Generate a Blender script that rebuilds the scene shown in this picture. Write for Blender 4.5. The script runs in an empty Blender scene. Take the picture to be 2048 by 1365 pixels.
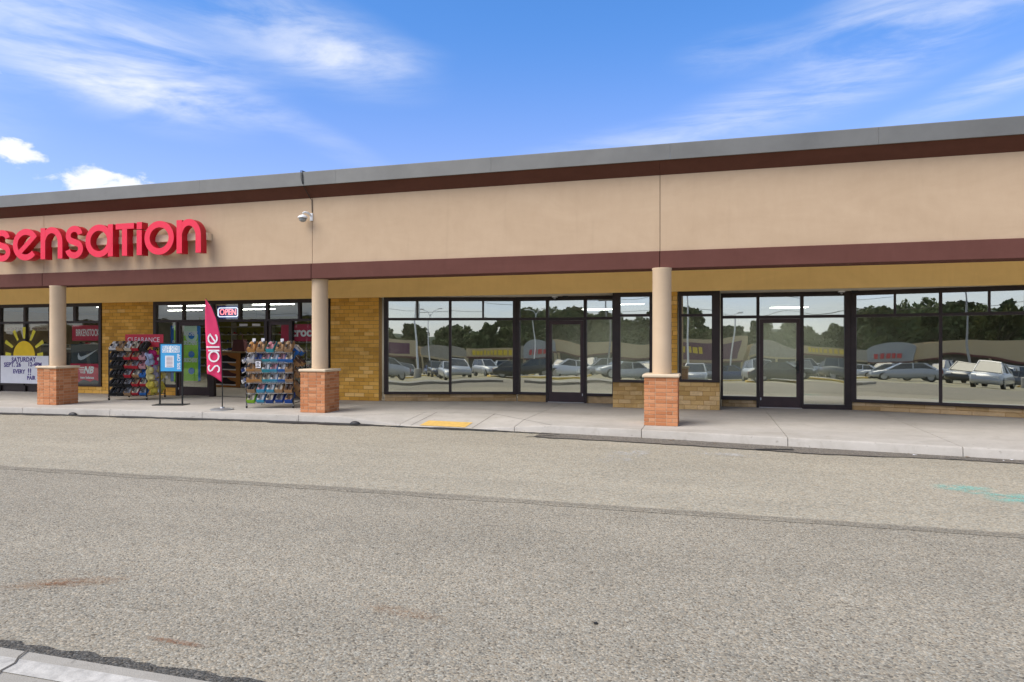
import bpy, bmesh, math, random
from mathutils import Vector, Matrix
R = math.radians
rnd = random.Random(11)
sc = bpy.context.scene
COL = sc.collection

# ------------------------------------------------------------------ camera
cam_d = bpy.data.cameras.new('camera')
cam = bpy.data.objects.new('camera', cam_d); COL.objects.link(cam)
cam_d.sensor_width = 36.0; cam_d.lens = 24.0
cam_d.clip_start = 0.05; cam_d.clip_end = 4000
cam.location = (0, 0, 1.65)
cam.rotation_euler = (R(90), 0, R(16.06))
sc.camera = cam

# ------------------------------------------------------------------ world
SUN_EL, SUN_AZ = 47.0, 226.0      # azimuth clockwise from +Y
world = bpy.data.worlds.new('World'); sc.world = world; world.use_nodes = True
wt = world.node_tree; wt.nodes.clear()
def wn(t, **k):
    n = wt.nodes.new(t)
    for a, v in k.items(): setattr(n, a, v)
    return n
def wmath(op, a, b=None, c=None, clamp=False):
    n = wn('ShaderNodeMath', operation=op); n.use_clamp = clamp
    for i, v in enumerate((a, b, c)):
        if v is None: continue
        if isinstance(v, (int, float)): n.inputs[i].default_value = v
        else: wt.links.new(v, n.inputs[i])
    return n.outputs[0]
sky = wn('ShaderNodeTexSky', sky_type='NISHITA')
sky.sun_disc = False; sky.sun_elevation = R(SUN_EL); sky.sun_rotation = R(SUN_AZ)
sky.altitude = 200; sky.air_density = 1.0; sky.dust_density = 0.6; sky.ozone_density = 2.2
tc = wn('ShaderNodeTexCoord')
sep = wn('ShaderNodeSeparateXYZ'); wt.links.new(tc.outputs['Generated'], sep.inputs[0])
DX, DY, DZ = sep.outputs
az = wmath('MULTIPLY', wmath('ARCTAN2', DX, DY), 180 / math.pi)
el = wmath('MULTIPLY', wmath('ARCSINE', wmath('MAXIMUM', wmath('MINIMUM', DZ, 1.0), -1.0)), 180 / math.pi)
ae = wn('ShaderNodeCombineXYZ'); wt.links.new(az, ae.inputs[0]); wt.links.new(el, ae.inputs[1])
den = wmath('ADD', wmath('MAXIMUM', DZ, 0.0), 0.22)
flat = wn('ShaderNodeCombineXYZ')
wt.links.new(wmath('DIVIDE', DX, den), flat.inputs[0]); wt.links.new(wmath('DIVIDE', DY, den), flat.inputs[1])
def wnoise(vec, rot, scl, scale, detail, rough, dist=0.0, loc=(0, 0, 0)):
    m = wn('ShaderNodeMapping'); m.inputs['Rotation'].default_value = (0, 0, R(rot)); m.inputs['Scale'].default_value = scl
    m.inputs['Location'].default_value = loc
    wt.links.new(vec, m.inputs['Vector'])
    n = wn('ShaderNodeTexNoise'); n.inputs['Scale'].default_value = scale; n.inputs['Detail'].default_value = detail
    n.inputs['Roughness'].default_value = rough; n.inputs['Distortion'].default_value = dist
    wt.links.new(m.outputs[0], n.inputs['Vector']); return n.outputs['Fac']
def wramp(v, a, b, lo=0.0, hi=1.0):
    n = wn('ShaderNodeMapRange', interpolation_type='SMOOTHSTEP')
    n.inputs[1].default_value = a; n.inputs[2].default_value = b; n.inputs[3].default_value = lo; n.inputs[4].default_value = hi
    wt.links.new(v, n.inputs[0]); return n.outputs[0]
def wblob(a0, e0, sa, se, rot):
    m = wn('ShaderNodeMapping', vector_type='TEXTURE')
    m.inputs['Location'].default_value = (a0, e0, 0); m.inputs['Rotation'].default_value = (0, 0, R(rot)); m.inputs['Scale'].default_value = (sa, se, 1)
    wt.links.new(ae.outputs[0], m.inputs['Vector'])
    g = wn('ShaderNodeTexGradient', gradient_type='SPHERICAL'); wt.links.new(m.outputs[0], g.inputs[0])
    return wramp(g.outputs['Fac'], 0.0, 0.85)
streakL = wnoise(ae.outputs[0], 14, (0.055, 0.24, 1), 1.0, 6, 0.60, 0.7)
streakR = wnoise(ae.outputs[0], -17, (0.05, 0.34, 1), 1.0, 6, 0.62, 0.8, (7, 3, 0))
fine = wnoise(ae.outputs[0], -10, (0.16, 0.75, 1), 1.0, 5, 0.6, 0.4, (2, 9, 0))
cirL = wramp(wmath('ADD', wmath('MULTIPLY', streakL, 0.75), wmath('MULTIPLY', fine, 0.25)), 0.30, 0.66)
cirR = wramp(wmath('ADD', wmath('MULTIPLY', streakR, 0.7), wmath('MULTIPLY', fine, 0.3)), 0.36, 0.68)
def wsum(L):
    s = None
    for (b, w) in L:
        t = wmath('MULTIPLY', b, w); s = t if s is None else wmath('ADD', s, t)
    return s
left = wsum([(wblob(-47.5, 20.0, 16, 5.2, -10), 1.15), (wblob(-33.5, 23.0, 14, 4.2, -12), .8), (wblob(-28.5, 22.0, 8.5, 2.0, 3), .5),
             (wblob(-43.0, 17.6, 11, 2.0, -3), .75), (wblob(-33, 16.5, 10, 1.6, -22), .35), (wblob(-62, 15, 14, 5, 0), .8)])
right = wsum([(wblob(8, 18.6, 17, 3.2, 12), .62), (wblob(15.5, 22.8, 13, 4.0, 8), .72), (wblob(2.5, 21.8, 7, 2.2, 3), .35), (wblob(-7, 15.5, 13, 2.4, 8), .42),
              (wblob(21, 17.6, 12, 1.6, 16), .6), (wblob(36, 20, 15, 6, 5), .7)])
general = wramp(wnoise(flat.outputs[0], 24, (0.9, 2.0, 1), 1.3, 4, 0.58, 0.6), 0.34, 0.66, 0.45, 0.92)
front = wramp(wmath('ABSOLUTE', wmath('ADD', az, 16.0)), 44, 62)    # the wide cirrus field takes over beside the view
front_hi = wramp(el, 27, 40)
genmask = wmath('MAXIMUM', front, front_hi)
cirrus = wmath('ADD', wmath('ADD', wmath('MULTIPLY', left, cirL), wmath('MULTIPLY', right, cirR)), wmath('MULTIPLY', general, genmask))
puffn = wnoise(ae.outputs[0], 0, (0.55, 0.95, 1), 1.0, 7, 0.60, 0.3)
puff = wsum([(wblob(-52.4, 12.7, 3.6, 1.5, 0), .95), (wblob(-46.6, 10.9, 5.8, 2.25, -5), 1.0), (wblob(-61, 11.5, 5.5, 2.4, 0), 1.0), (wblob(-53.5, 17.6, 2.4, .9, -6), .35)])
puffm = wramp(wmath('ADD', puff, wmath('MULTIPLY', wmath('SUBTRACT', puffn, 0.5), 1.8)), 0.42, 0.85)
puffm = wmath('MULTIPLY', puffm, wramp(puff, 0.02, 0.2))
cloud = wmath('MINIMUM', wmath('MAXIMUM', wmath('MULTIPLY', cirrus, 0.64), wmath('MULTIPLY', puffm, 0.93)), 0.94)
SKY_STRENGTH = 0.0685
tint = wn('ShaderNodeMix', data_type='RGBA', blend_type='MULTIPLY'); tint.inputs[0].default_value = 1.0
tmix = wn('ShaderNodeMix', data_type='RGBA'); wt.links.new(wramp(el, 11, 27), tmix.inputs[0]); tmix.inputs[6].default_value = (0.84, 0.83, 1.10, 1); tmix.inputs[7].default_value = (0.47, 0.82, 1.20, 1)
wt.links.new(sky.outputs[0], tint.inputs[6]); wt.links.new(tmix.outputs[2], tint.inputs[7])
mix = wn('ShaderNodeMix', data_type='RGBA'); wt.links.new(cloud, mix.inputs[0]); wt.links.new(tint.outputs[2], mix.inputs[6])
mix.inputs[7].default_value = (5.2, 5.3, 5.55, 1)
bg = wn('ShaderNodeBackground'); bg.inputs[1].default_value = SKY_STRENGTH
wt.links.new(mix.outputs[2], bg.inputs[0])
wo = wn('ShaderNodeOutputWorld'); wt.links.new(bg.outputs[0], wo.inputs[0])

# ------------------------------------------------------------------ sun (soft, thin high cloud)
sun_d = bpy.data.lights.new('sun', 'SUN'); sun_d.energy = 1.5; sun_d.angle = R(50); sun_d.color = (1.0, 0.91, 0.80)
sun = bpy.data.objects.new('sun', sun_d); COL.objects.link(sun)
sd = Vector((math.sin(R(SUN_AZ)) * math.cos(R(SUN_EL)), math.cos(R(SUN_AZ)) * math.cos(R(SUN_EL)), math.sin(R(SUN_EL))))
sun.rotation_euler = sd.to_track_quat('Z', 'Y').to_euler()
sun.location = (0, -20, 40)

vs = sc.view_settings
vs.view_transform = 'Standard'; vs.look = 'None'; vs.gamma = 1; vs.exposure = 1.56; vs.use_curve_mapping = False
sc.render.engine = 'CYCLES'
sc.cycles.use_denoising = True
sc.cycles.max_bounces = 7; sc.cycles.diffuse_bounces = 4; sc.cycles.glossy_bounces = 3; sc.cycles.transparent_max_bounces = 10
sc.cycles.caustics_reflective = False; sc.cycles.caustics_refractive = False
sc.cycles.sample_clamp_indirect = 6

# ================================================================== helpers
def lin(r, g, b):
    f = lambda c: (c / 255 / 12.92) if c / 255 <= 0.04045 else ((c / 255 + 0.055) / 1.055) ** 2.4
    return (f(r), f(g), f(b), 1)
MATS = {}
class MT:
    def __init__(s, name):
        s.m = bpy.data.materials.new(name); s.m.use_nodes = True; s.t = s.m.node_tree; s.t.nodes.clear(); MATS[name] = s.m
        s.out = s.n('ShaderNodeOutputMaterial')
    def n(s, t, **k):
        n = s.t.nodes.new(t)
        for a, v in k.items(): setattr(n, a, v)
        return n
    def l(s, a, b): s.t.links.new(a, b)
    def coord(s, kind='Object'):
        if kind == 'World': return s.n('ShaderNodeNewGeometry').outputs['Position']
        return s.n('ShaderNodeTexCoord').outputs[kind]
    def noise(s, vec, scale, detail=4, rough=0.55, scl=None, dist=0.0, out='Fac'):
        if scl:
            m = s.n('ShaderNodeMapping'); m.inputs['Scale'].default_value = scl; s.l(vec, m.inputs[0]); vec = m.outputs[0]
        n = s.n('ShaderNodeTexNoise'); n.inputs['Scale'].default_value = scale; n.inputs['Detail'].default_value = detail
        n.inputs['Roughness'].default_value = rough; n.inputs['Distortion'].default_value = dist
        s.l(vec, n.inputs['Vector']); return n.outputs[out]
    def ramp(s, v, stops):
        n = s.n('ShaderNodeValToRGB'); e = n.color_ramp.elements
        while len(e) < len(stops): e.new(0.5)
        for i, (p, c) in enumerate(stops): e[i].position = p; e[i].color = c if len(c) == 4 else (*c, 1)
        s.l(v, n.inputs[0]); return n.outputs[0]
    def rng(s, v, a, b, lo=0.0, hi=1.0):
        n = s.n('ShaderNodeMapRange'); n.inputs[1].default_value = a; n.inputs[2].default_value = b; n.inputs[3].default_value = lo; n.inputs[4].default_value = hi
        s.l(v, n.inputs[0]); return n.outputs[0]
    def math(s, op, a, b):
        n = s.n('ShaderNodeMath', operation=op)
        for i, v in enumerate((a, b)):
            if isinstance(v, (int, float)): n.inputs[i].default_value = v
            else: s.l(v, n.inputs[i])
        return n.outputs[0]
    def mix(s, f, a, b, mode='MIX'):
        n = s.n('ShaderNodeMix', data_type='RGBA', blend_type=mode)
        for i, v in ((0, f), (6, a), (7, b)):
            if isinstance(v, (int, float)): n.inputs[i].default_value = v
            elif isinstance(v, (tuple, list)): n.inputs[i].default_value = v if len(v) == 4 else (*v, 1)
            else: s.l(v, n.inputs[i])
        return n.outputs[2]
    def bump(s, h, strength=0.3, dist=0.01):
        n = s.n('ShaderNodeBump'); n.inputs['Strength'].default_value = strength; n.inputs['Distance'].default_value = dist
        s.l(h, n.inputs['Height']); return n.outputs[0]
    def pbsdf(s, color, rough=0.8, normal=None, metal=0.0, spec=0.4):
        b = s.n('ShaderNodeBsdfPrincipled')
        if isinstance(color, (tuple, list)): b.inputs['Base Color'].default_value = color if len(color) == 4 else (*color, 1)
        else: s.l(color, b.inputs['Base Color'])
        if isinstance(rough, (int, float)): b.inputs['Roughness'].default_value = rough
        else: s.l(rough, b.inputs['Roughness'])
        b.inputs['Metallic'].default_value = metal; b.inputs['Specular IOR Level'].default_value = spec
        if normal is not None: s.l(normal, b.inputs['Normal'])
        s.l(b.outputs[0], s.out.inputs[0]); return b
def simple(name, c, rough=0.6, var=0.12, nscale=6, bump=0.0, bscale=80, metal=0.0, spec=0.4, kind='World'):
    t = MT(name); v = t.coord(kind)
    n = t.noise(v, nscale, 5, 0.6)
    d = tuple(x * (1 - var) for x in c[:3]); u = tuple(min(1, x * (1 + var)) for x in c[:3])
    colr = t.ramp(n, [(0.3, d), (0.7, u)])
    nrm = t.bump(t.noise(v, bscale, 3), bump, 0.004) if bump else None
    t.pbsdf(colr, rough, nrm, metal, spec); return t.m
def objcol(name, rough=0.6, var=0.15, nscale=30, bump=0.15):
    t = MT(name); v = t.coord('World'); oi = t.n('ShaderNodeObjectInfo')
    n = t.noise(v, nscale, 4, 0.6)
    c = t.mix(t.rng(n, 0.3, 0.7, 0, var), oi.outputs['Color'], (0.02, 0.02, 0.02, 1))
    t.pbsdf(c, rough, t.bump(n, bump, 0.004)); return t.m

# ---- mesh building
class MB:
    def __init__(s): s.v = []; s.f = []; s.mi = []
    def add(s, V, F, mi=0):
        o = len(s.v); s.v += [tuple(p) for p in V]
        for q in F: s.f.append(tuple(i + o for i in q)); s.mi.append(mi)
        return s
    def box(s, x0, x1, y0, y1, z0, z1, mi=0):
        V = [(x0, y0, z0), (x1, y0, z0), (x1, y1, z0), (x0, y1, z0), (x0, y0, z1), (x1, y0, z1), (x1, y1, z1), (x0, y1, z1)]
        return s.add(V, [(0, 3, 2, 1), (4, 5, 6, 7), (0, 1, 5, 4), (1, 2, 6, 5), (2, 3, 7, 6), (3, 0, 4, 7)], mi)
    def cbox(s, x0, x1, y0, y1, z0, z1, c=0.005, mi=0):     # chamfered box (all 12 edges)
        V = []; idx = {}
        for i, x in ((0, x0), (1, x1)):
            for j, y in ((0, y0), (1, y1)):
                for k, z in ((0, z0), (1, z1)):
                    sx = c if i == 0 else -c; sy = c if j == 0 else -c; sz = c if k == 0 else -c
                    for a, p in (('x', (x, y + sy, z + sz)), ('y', (x + sx, y, z + sz)), ('z', (x + sx, y + sy, z))):
                        idx[i, j, k, a] = len(V); V.append(p)
        F = []
        g = lambda i, j, k, a: idx[i, j, k, a]
        F += [(g(0, 0, 0, 'x'), g(0, 0, 1, 'x'), g(0, 1, 1, 'x'), g(0, 1, 0, 'x')), (g(1, 0, 0, 'x'), g(1, 1, 0, 'x'), g(1, 1, 1, 'x'), g(1, 0, 1, 'x'))]
        F += [(g(0, 0, 0, 'y'), g(1, 0, 0, 'y'), g(1, 0, 1, 'y'), g(0, 0, 1, 'y')), (g(0, 1, 0, 'y'), g(0, 1, 1, 'y'), g(1, 1, 1, 'y'), g(1, 1, 0, 'y'))]
        F += [(g(0, 0, 0, 'z'), g(0, 1, 0, 'z'), g(1, 1, 0, 'z'), g(1, 0, 0, 'z')), (g(0, 0, 1, 'z'), g(1, 0, 1, 'z'), g(1, 1, 1, 'z'), g(0, 1, 1, 'z'))]
        for i in (0, 1):
            for j in (0, 1): F.append((g(i, j, 0, 'x'), g(i, j, 1, 'x'), g(i, j, 1, 'y'), g(i, j, 0, 'y')))
            for k in (0, 1): F.append((g(i, 0, k, 'x'), g(i, 1, k, 'x'), g(i, 1, k, 'z'), g(i, 0, k, 'z')))
        for j in (0, 1):
            for k in (0, 1): F.append((g(0, j, k, 'y'), g(1, j, k, 'y'), g(1, j, k, 'z'), g(0, j, k, 'z')))
        for i in (0, 1):
            for j in (0, 1):
                for k in (0, 1): F.append((g(i, j, k, 'x'), g(i, j, k, 'y'), g(i, j, k, 'z')))
        return s.add(V, F, mi)
    def tube(s, P, r, n=8, mi=0, cap=True):
        P = [Vector(p) for p in P]; rr = r if isinstance(r, (list, tuple)) else [r] * len(P); V = []
        up = Vector((0, 0, 1))
        for i, p in enumerate(P):
            t = (P[min(i + 1, len(P) - 1)] - P[max(i - 1, 0)]).normalized()
            a = t.cross(up if abs(t.dot(up)) < 0.95 else Vector((1, 0, 0))).normalized(); b = t.cross(a)
            for k in range(n):
                an = 2 * math.pi * k / n; V.append(p + (a * math.cos(an) + b * math.sin(an)) * rr[i])
        F = [(i * n + k, i * n + (k + 1) % n, (i + 1) * n + (k + 1) % n, (i + 1) * n + k) for i in range(len(P) - 1) for k in range(n)]
        if cap: F += [tuple(range(n)), tuple((len(P) - 1) * n + k for k in reversed(range(n)))]
        return s.add(V, F, mi)
    def lathe(s, prof, n=24, c=(0, 0, 0), mi=0):
        V = [(c[0] + r * math.cos(2 * math.pi * k / n), c[1] + r * math.sin(2 * math.pi * k / n), c[2] + z) for (r, z) in prof for k in range(n)]
        m = len(prof)
        F = [(i * n + k, i * n + (k + 1) % n, (i + 1) * n + (k + 1) % n, (i + 1) * n + k) for i in range(m - 1) for k in range(n)]
        F += [tuple(reversed(range(n))), tuple((m - 1) * n + k for k in range(n))]
        return s.add(V, F, mi)
    def prism(s, poly, a, b, axis='y', mi=0):
        n = len(poly)
        def P(p, t): return {'y': (p[0], t, p[1]), 'x': (t, p[0], p[1]), 'z': (p[0], p[1], t)}[axis]
        V = [P(p, a) for p in poly] + [P(p, b) for p in poly]
        F = [tuple(range(n)), tuple(reversed(range(n, 2 * n)))] + [(i, n + i, n + (i + 1) % n, (i + 1) % n) for i in range(n)]
        return s.add(V, F, mi)
    def stroke(s, pts, w, y0, y1, closed=False, mi=0):       # flat ribbon in xz, thick from y0 (front) to y1
        n = len(pts); L = []; Rr = []
        for i in range(n):
            a = pts[(i - 1) % n] if (closed or i > 0) else pts[i]; b = pts[(i + 1) % n] if (closed or i < n - 1) else pts[i]
            dx, dz = b[0] - a[0], b[1] - a[1]; m = math.hypot(dx, dz) or 1; nx, nz = -dz / m, dx / m
            ww = (w[i] if isinstance(w, (list, tuple)) else w) / 2
            L.append((pts[i][0] + nx * ww, pts[i][1] + nz * ww)); Rr.append((pts[i][0] - nx * ww, pts[i][1] - nz * ww))
        V = [(p[0], y0, p[1]) for p in L] + [(p[0], y0, p[1]) for p in Rr] + [(p[0], y1, p[1]) for p in L] + [(p[0], y1, p[1]) for p in Rr]
        F = []
        for i in range(n if closed else n - 1):
            j = (i + 1) % n
            F += [(i, n + i, n + j, j), (2 * n + i, 2 * n + j, 3 * n + j, 3 * n + i), (i, j, 2 * n + j, 2 * n + i), (n + i, 3 * n + i, 3 * n + j, n + j)]
        if not closed: F += [(0, 2 * n, 3 * n, n), (n - 1, 2 * n - 1, 4 * n - 1, 3 * n - 1)]
        return s.add(V, F, mi)
    def mesh(s, name, mats, smooth=False):
        me = bpy.data.meshes.new(name); me.from_pydata(s.v, [], s.f)
        for m in (mats if isinstance(mats, (list, tuple)) else [mats]): me.materials.append(m)
        if any(s.mi): me.polygons.foreach_set('material_index', s.mi)
        bm = bmesh.new(); bm.from_mesh(me); bmesh.ops.recalc_face_normals(bm, faces=bm.faces); bm.to_mesh(me); bm.free()
        if smooth: me.polygons.foreach_set('use_smooth', [True] * len(me.polygons))
        me.update(); return me
    def build(s, name, mats, parent=None, loc=None, smooth=False):
        return obj(name, s.mesh(name, mats, smooth), parent, loc)
def obj(name, me, parent=None, loc=None, rot=None):
    o = bpy.data.objects.new(name, me); COL.objects.link(o)
    if parent: o.parent = parent
    if loc: o.location = loc
    if rot: o.rotation_euler = rot
    return o
def tag(o, label, cat, group=None):
    o['label'] = label; o['category'] = cat
    if group: o['group'] = group
    return o
def thing(name, label, cat, loc=(0, 0, 0), rz=0.0, group=None):
    o = bpy.data.objects.new(name, None); o.empty_display_size = 0.2; COL.objects.link(o)
    o.location = loc; o.rotation_euler = (0, 0, rz); return tag(o, label, cat, group)
def struct(o): o['kind'] = 'structure'; return o
def bx(name, mat, parent, *b, c=0):
    m = MB(); (m.cbox(*b, c) if c else m.box(*b)); return m.build(name, mat, parent)
def smooth_by(o, deg=40):
    me = o.data
    me.polygons.foreach_set('use_smooth', [True] * len(me.polygons))
    try: me.set_sharp_from_angle(angle=R(deg))
    except Exception: pass
    return o
def copy_tree(o, parent=None):
    c = o.copy(); COL.objects.link(c); c.parent = parent
    for ch in list(o.children): copy_tree(ch, c)
    return c
def ellipse(cx, cz, rx, rz, a0, a1, n):
    return [(cx + rx * math.cos(R(a0 + (a1 - a0) * i / n)), cz + rz * math.sin(R(a0 + (a1 - a0) * i / n))) for i in range(n + 1)]
def text_mesh(body, size, mat, depth=0.002, sx=1.0, font_shear=0.0, spacing=1.0, bold=0.0):
    cu = bpy.data.curves.new('text', 'FONT'); cu.body = body; cu.size = size; cu.align_x = 'CENTER'; cu.align_y = 'CENTER'
    cu.extrude = depth / 2; cu.shear = font_shear; cu.space_character = spacing; cu.offset = bold; cu.resolution_u = 3
    o = bpy.data.objects.new('text', cu); COL.objects.link(o)
    dg = bpy.context.evaluated_depsgraph_get(); me = bpy.data.meshes.new_from_object(o.evaluated_get(dg))
    bpy.data.objects.remove(o); bpy.data.curves.remove(cu)
    me.transform(Matrix.Rotation(R(90), 4, 'X') @ Matrix.Diagonal((sx, 1, 1, 1)))
    me.materials.clear(); me.materials.append(mat); return me

# ================================================================== materials
def asphalt(name, cols, cell, big=0.16, bump=0.6, tint=(1, 1, 1)):
    t = MT(name); v = t.coord('World')
    vo = t.n('ShaderNodeTexVoronoi'); vo.inputs['Scale'].default_value = cell; t.l(v, vo.inputs['Vector'])
    sepc = t.n('ShaderNodeSeparateColor'); t.l(vo.outputs['Color'], sepc.inputs[0])
    c = t.ramp(sepc.outputs[0], [(0.0, cols[0]), (0.16, cols[1]), (0.75, cols[2]), (1.0, cols[3])])
    warm = t.ramp(sepc.outputs[1], [(0.0, (0.92, 0.97, 1.02)), (0.5, (1, 1, 1)), (1.0, (1.07, 1.0, 0.92))])
    c = t.mix(1.0, c, warm, 'MULTIPLY')
    pit = t.noise(v, cell * 0.75, 2, 0.7)
    c = t.mix(t.rng(pit, 0.30, 0.38, 0.55, 0.0), c, (0.035, 0.033, 0.03))
    n1 = t.noise(v, 0.55, 6, 0.65, (0.6, 1, 1)); n2 = t.noise(v, 2.6, 5, 0.6); n3 = t.noise(v, 0.9, 6, 0.7, (0.12, 1.6, 1))
    s = t.math('ADD', t.math('MULTIPLY', n1, 0.45), t.math('ADD', t.math('MULTIPLY', n2, 0.2), t.math('MULTIPLY', n3, 0.35)))
    c = t.mix(t.rng(s, 0.40, 0.62, 0.0, 1.0), t.mix(1.0, c, tuple(1 - big for _ in range(3)), 'MULTIPLY'), t.mix(1.0, c, (1 + big * .45, 1 + big * .40, 1 + big * .32), 'MULTIPLY'))
    fl = t.noise(v, 5.0, 3, 0.6, (0.55, 2.4, 1)); c = t.mix(t.rng(fl, 0.66, 0.72, 0.0, 0.42), c, (0.10, 0.093, 0.08))
    h = t.math('ADD', t.math('MULTIPLY', vo.outputs['Distance'], -1.0), pit)
    t.pbsdf(c, 0.95, t.bump(h, bump, 0.012), spec=0.25); return t.m
M_asph_near = asphalt('asphalt_near', [(0.120, 0.106, 0.082), (0.239, 0.215, 0.168), (0.327, 0.296, 0.232), (0.432, 0.398, 0.320)], 78, 0.14, 0.4)
M_asph_far = asphalt('asphalt_far', [(0.204, 0.183, 0.139), (0.306, 0.278, 0.213), (0.378, 0.343, 0.266), (0.466, 0.425, 0.336)], 55, 0.12, 0.3)
M_asph_lot = asphalt('asphalt_lot', [(0.210, 0.194, 0.132), (0.336, 0.308, 0.212), (0.420, 0.384, 0.264), (0.504, 0.464, 0.323)], 30, 0.18, 0.2)
M_patch = asphalt('asphalt_patch', [(0.057, 0.051, 0.042), (0.127, 0.114, 0.096), (0.196, 0.176, 0.147), (0.310, 0.282, 0.238)], 80, 0.2, 0.5)
M_gutter = asphalt('asphalt_gutter', [(.035, .034, .03), (.075, .072, .064), (.12, .115, .103), (.20, .19, .17)], 78, 0.3, 0.6)
_near = [(.12, .106, .082), (.24, .215, .168), (.327, .296, .232), (.432, .398, .32)]
M_seam = asphalt('asphalt_seam', [tuple(x * .80 for x in c) for c in _near], 78, 0.14, 0.3)
M_seam2 = asphalt('asphalt_seam_edge', [tuple(x * .91 for x in c) for c in _near], 78, 0.14, 0.3)
M_tar = simple('tar', (.016, .016, .016), 0.55, 0.4, 12, 0.5, 50)
def concrete(name, a, b, stain, bump=0.25, fine=0.0):
    t = MT(name); v = t.coord('World'); oi = t.n('ShaderNodeObjectInfo')
    n1 = t.noise(v, 1.4, 7, 0.62); n2 = t.noise(v, 9, 6, 0.6); n3 = t.noise(v, 0.8, 6, 0.7, (0.35, 1.5, 1), 0.6)
    c = t.ramp(t.math('ADD', t.math('MULTIPLY', n1, 0.7), t.math('MULTIPLY', n2, 0.3)), [(0.32, a), (0.66, b)])
    c = t.mix(t.rng(n3, 0.52, 0.75, 0.0, 0.55), c, stain)
    c = t.mix(t.rng(oi.outputs['Random'], 0, 1, 0, 0.14), c, a)
    gm = t.noise(v, 11, 2, 0.5); c = t.mix(t.rng(gm, 0.69, 0.73, 0.0, 0.35), c, tuple(x * .5 for x in stain)); wr = t.noise(v, 2.2, 7, 0.75, (1, 1, 1), 1.2); c = t.mix(t.rng(wr, 0.55, 0.72, 0.0, 0.4), c, tuple(x * .95 for x in stain))
    sp = t.noise(v, 190, 2, 0.6)
    c = t.mix(t.rng(sp, 0.60, 0.68, 0, 0.3 + fine), c, stain)
    t.pbsdf(c, 0.9, t.bump(t.noise(v, 130, 4), bump, 0.004), spec=0.3); return t.m
M_walk = concrete('sidewalk_concrete', (.39, .362, .315), (.49, .458, .405), (.26, .23, .18))
M_island = concrete('island_concrete', (.29, .27, .23), (.39, .365, .315), (.19, .175, .145), 0.7, 0.3)
M_bed = simple('sidewalk_bed', (.05, .045, .04), 0.95, 0.3)
M_groove = simple('groove_dirt', (.10, .09, .075), 0.95, 0.3)
M_yellow = simple('yellow_tactile', (.66, .42, .11), 0.75, 0.16, 9, 0.3, 120)
M_wpaint = simple('road_white_paint', (.44, .42, .375), 0.85, 0.25, 14, 0.6, 70)
M_lotpaint = simple('lot_yellow_paint', (.62, .42, .07), 0.8, 0.2, 3)
def worn(name, colr, lo, hi, scale=5, scl=(1, 1, 1), amount=1.0):
    t = MT(name); v = t.coord('World'); n = t.noise(v, scale, 6, 0.7, scl, 0.4); g = t.noise(v, 60, 3, 0.7)
    uv = t.coord('Generated')
    gr = t.n('ShaderNodeTexGradient', gradient_type='SPHERICAL'); mp = t.n('ShaderNodeMapping'); mp.inputs['Location'].default_value = (-1, -1, 0); mp.inputs['Scale'].default_value = (2, 2, 0)
    t.l(uv, mp.inputs[0]); t.l(mp.outputs[0], gr.inputs[0])
    f = t.math('MULTIPLY', t.rng(n, lo, hi), t.math('MULTIPLY', t.rng(g, 0.38, 0.56), t.rng(gr.outputs['Fac'], 0.0, 0.5)))
    f = t.math('MULTIPLY', f, amount)
    b = t.n('ShaderNodeBsdfDiffuse'); b.inputs[0].default_value = (*colr, 1)
    tr = t.n('ShaderNodeBsdfTransparent'); ms = t.n('ShaderNodeMixShader'); t.l(f, ms.inputs[0]); t.l(tr.outputs[0], ms.inputs[1]); t.l(b.outputs[0], ms.inputs[2])
    t.l(ms.outputs[0], t.out.inputs[0]); return t.m
M_teal = worn('teal_spray', (.22, .60, .52), 0.40, 0.56, 5, (1, 1, 1), .6)
M_rust = worn('rust_stain', (.33, .155, .055), 0.33, 0.6, 6, (1, 3, 1), .34)
M_rust2 = worn('rust_stain_dark', (.24, .10, .045), 0.25, 0.5, 9, (1, 2, 1), .55)
M_pale = worn('pale_scuff', (.55, .54, .50), 0.42, 0.62, 4, (1.4, .8, 1), .85)
def stucco(name, base, var=0.06, scl=(.5, 1, 1.1)):
    t = MT(name); v = t.coord('World')
    n = t.noise(v, 1.3, 7, 0.66, scl, 0.8); n2 = t.noise(v, 7, 5, 0.6, (1, 1, .35))
    n3 = t.noise(v, 2.2, 6, 0.7, (1.6, 1, .10), 0.3)
    a = tuple(x * (1 - var * (0.7 + .25 * i)) for i, x in enumerate(base)); b = tuple(min(1, x * (1 + var)) for x in base)
    c = t.ramp(t.math('ADD', t.math('MULTIPLY', n, .72), t.math('MULTIPLY', n2, .28)), [(0.35, a), (0.65, b)])
    c = t.mix(t.rng(n3, 0.56, 0.78, 0.0, 0.30), c, tuple(x * .78 for x in base))
    t.pbsdf(c, 0.9, t.bump(t.noise(v, 160, 3, 0.7), 0.25, 0.003), spec=0.25); return t.m
M_eifs = stucco('tan_stucco', (.485, .36, .24), 0.06)
M_colm = stucco('column_stucco', (.57, .435, .295), 0.05)
M_bulk = stucco('stucco_shade_tint', (.92, .655, .275), 0.06)  # same tan paint as the fascia, its warm shaded tone put into the colour
M_soff = stucco('soffit_tan', (.86, .80, .68), 0.05)
M_brown = stucco('maroon_trim', (.115, .046, .036), 0.12)
M_brown2 = stucco('dark_brown_cornice', (.10, .040, .026), 0.14)
M_coping = simple('grey_coping', (.15, .15, .14), 0.5, 0.12, 1.2, 0.05, 60, 0.2)
M_roof = simple('roof_membrane', (.12, .12, .12), 0.9)
M_jgap = simple('joint_gap', (.16, .10, .055), 0.95, 0.1)
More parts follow.
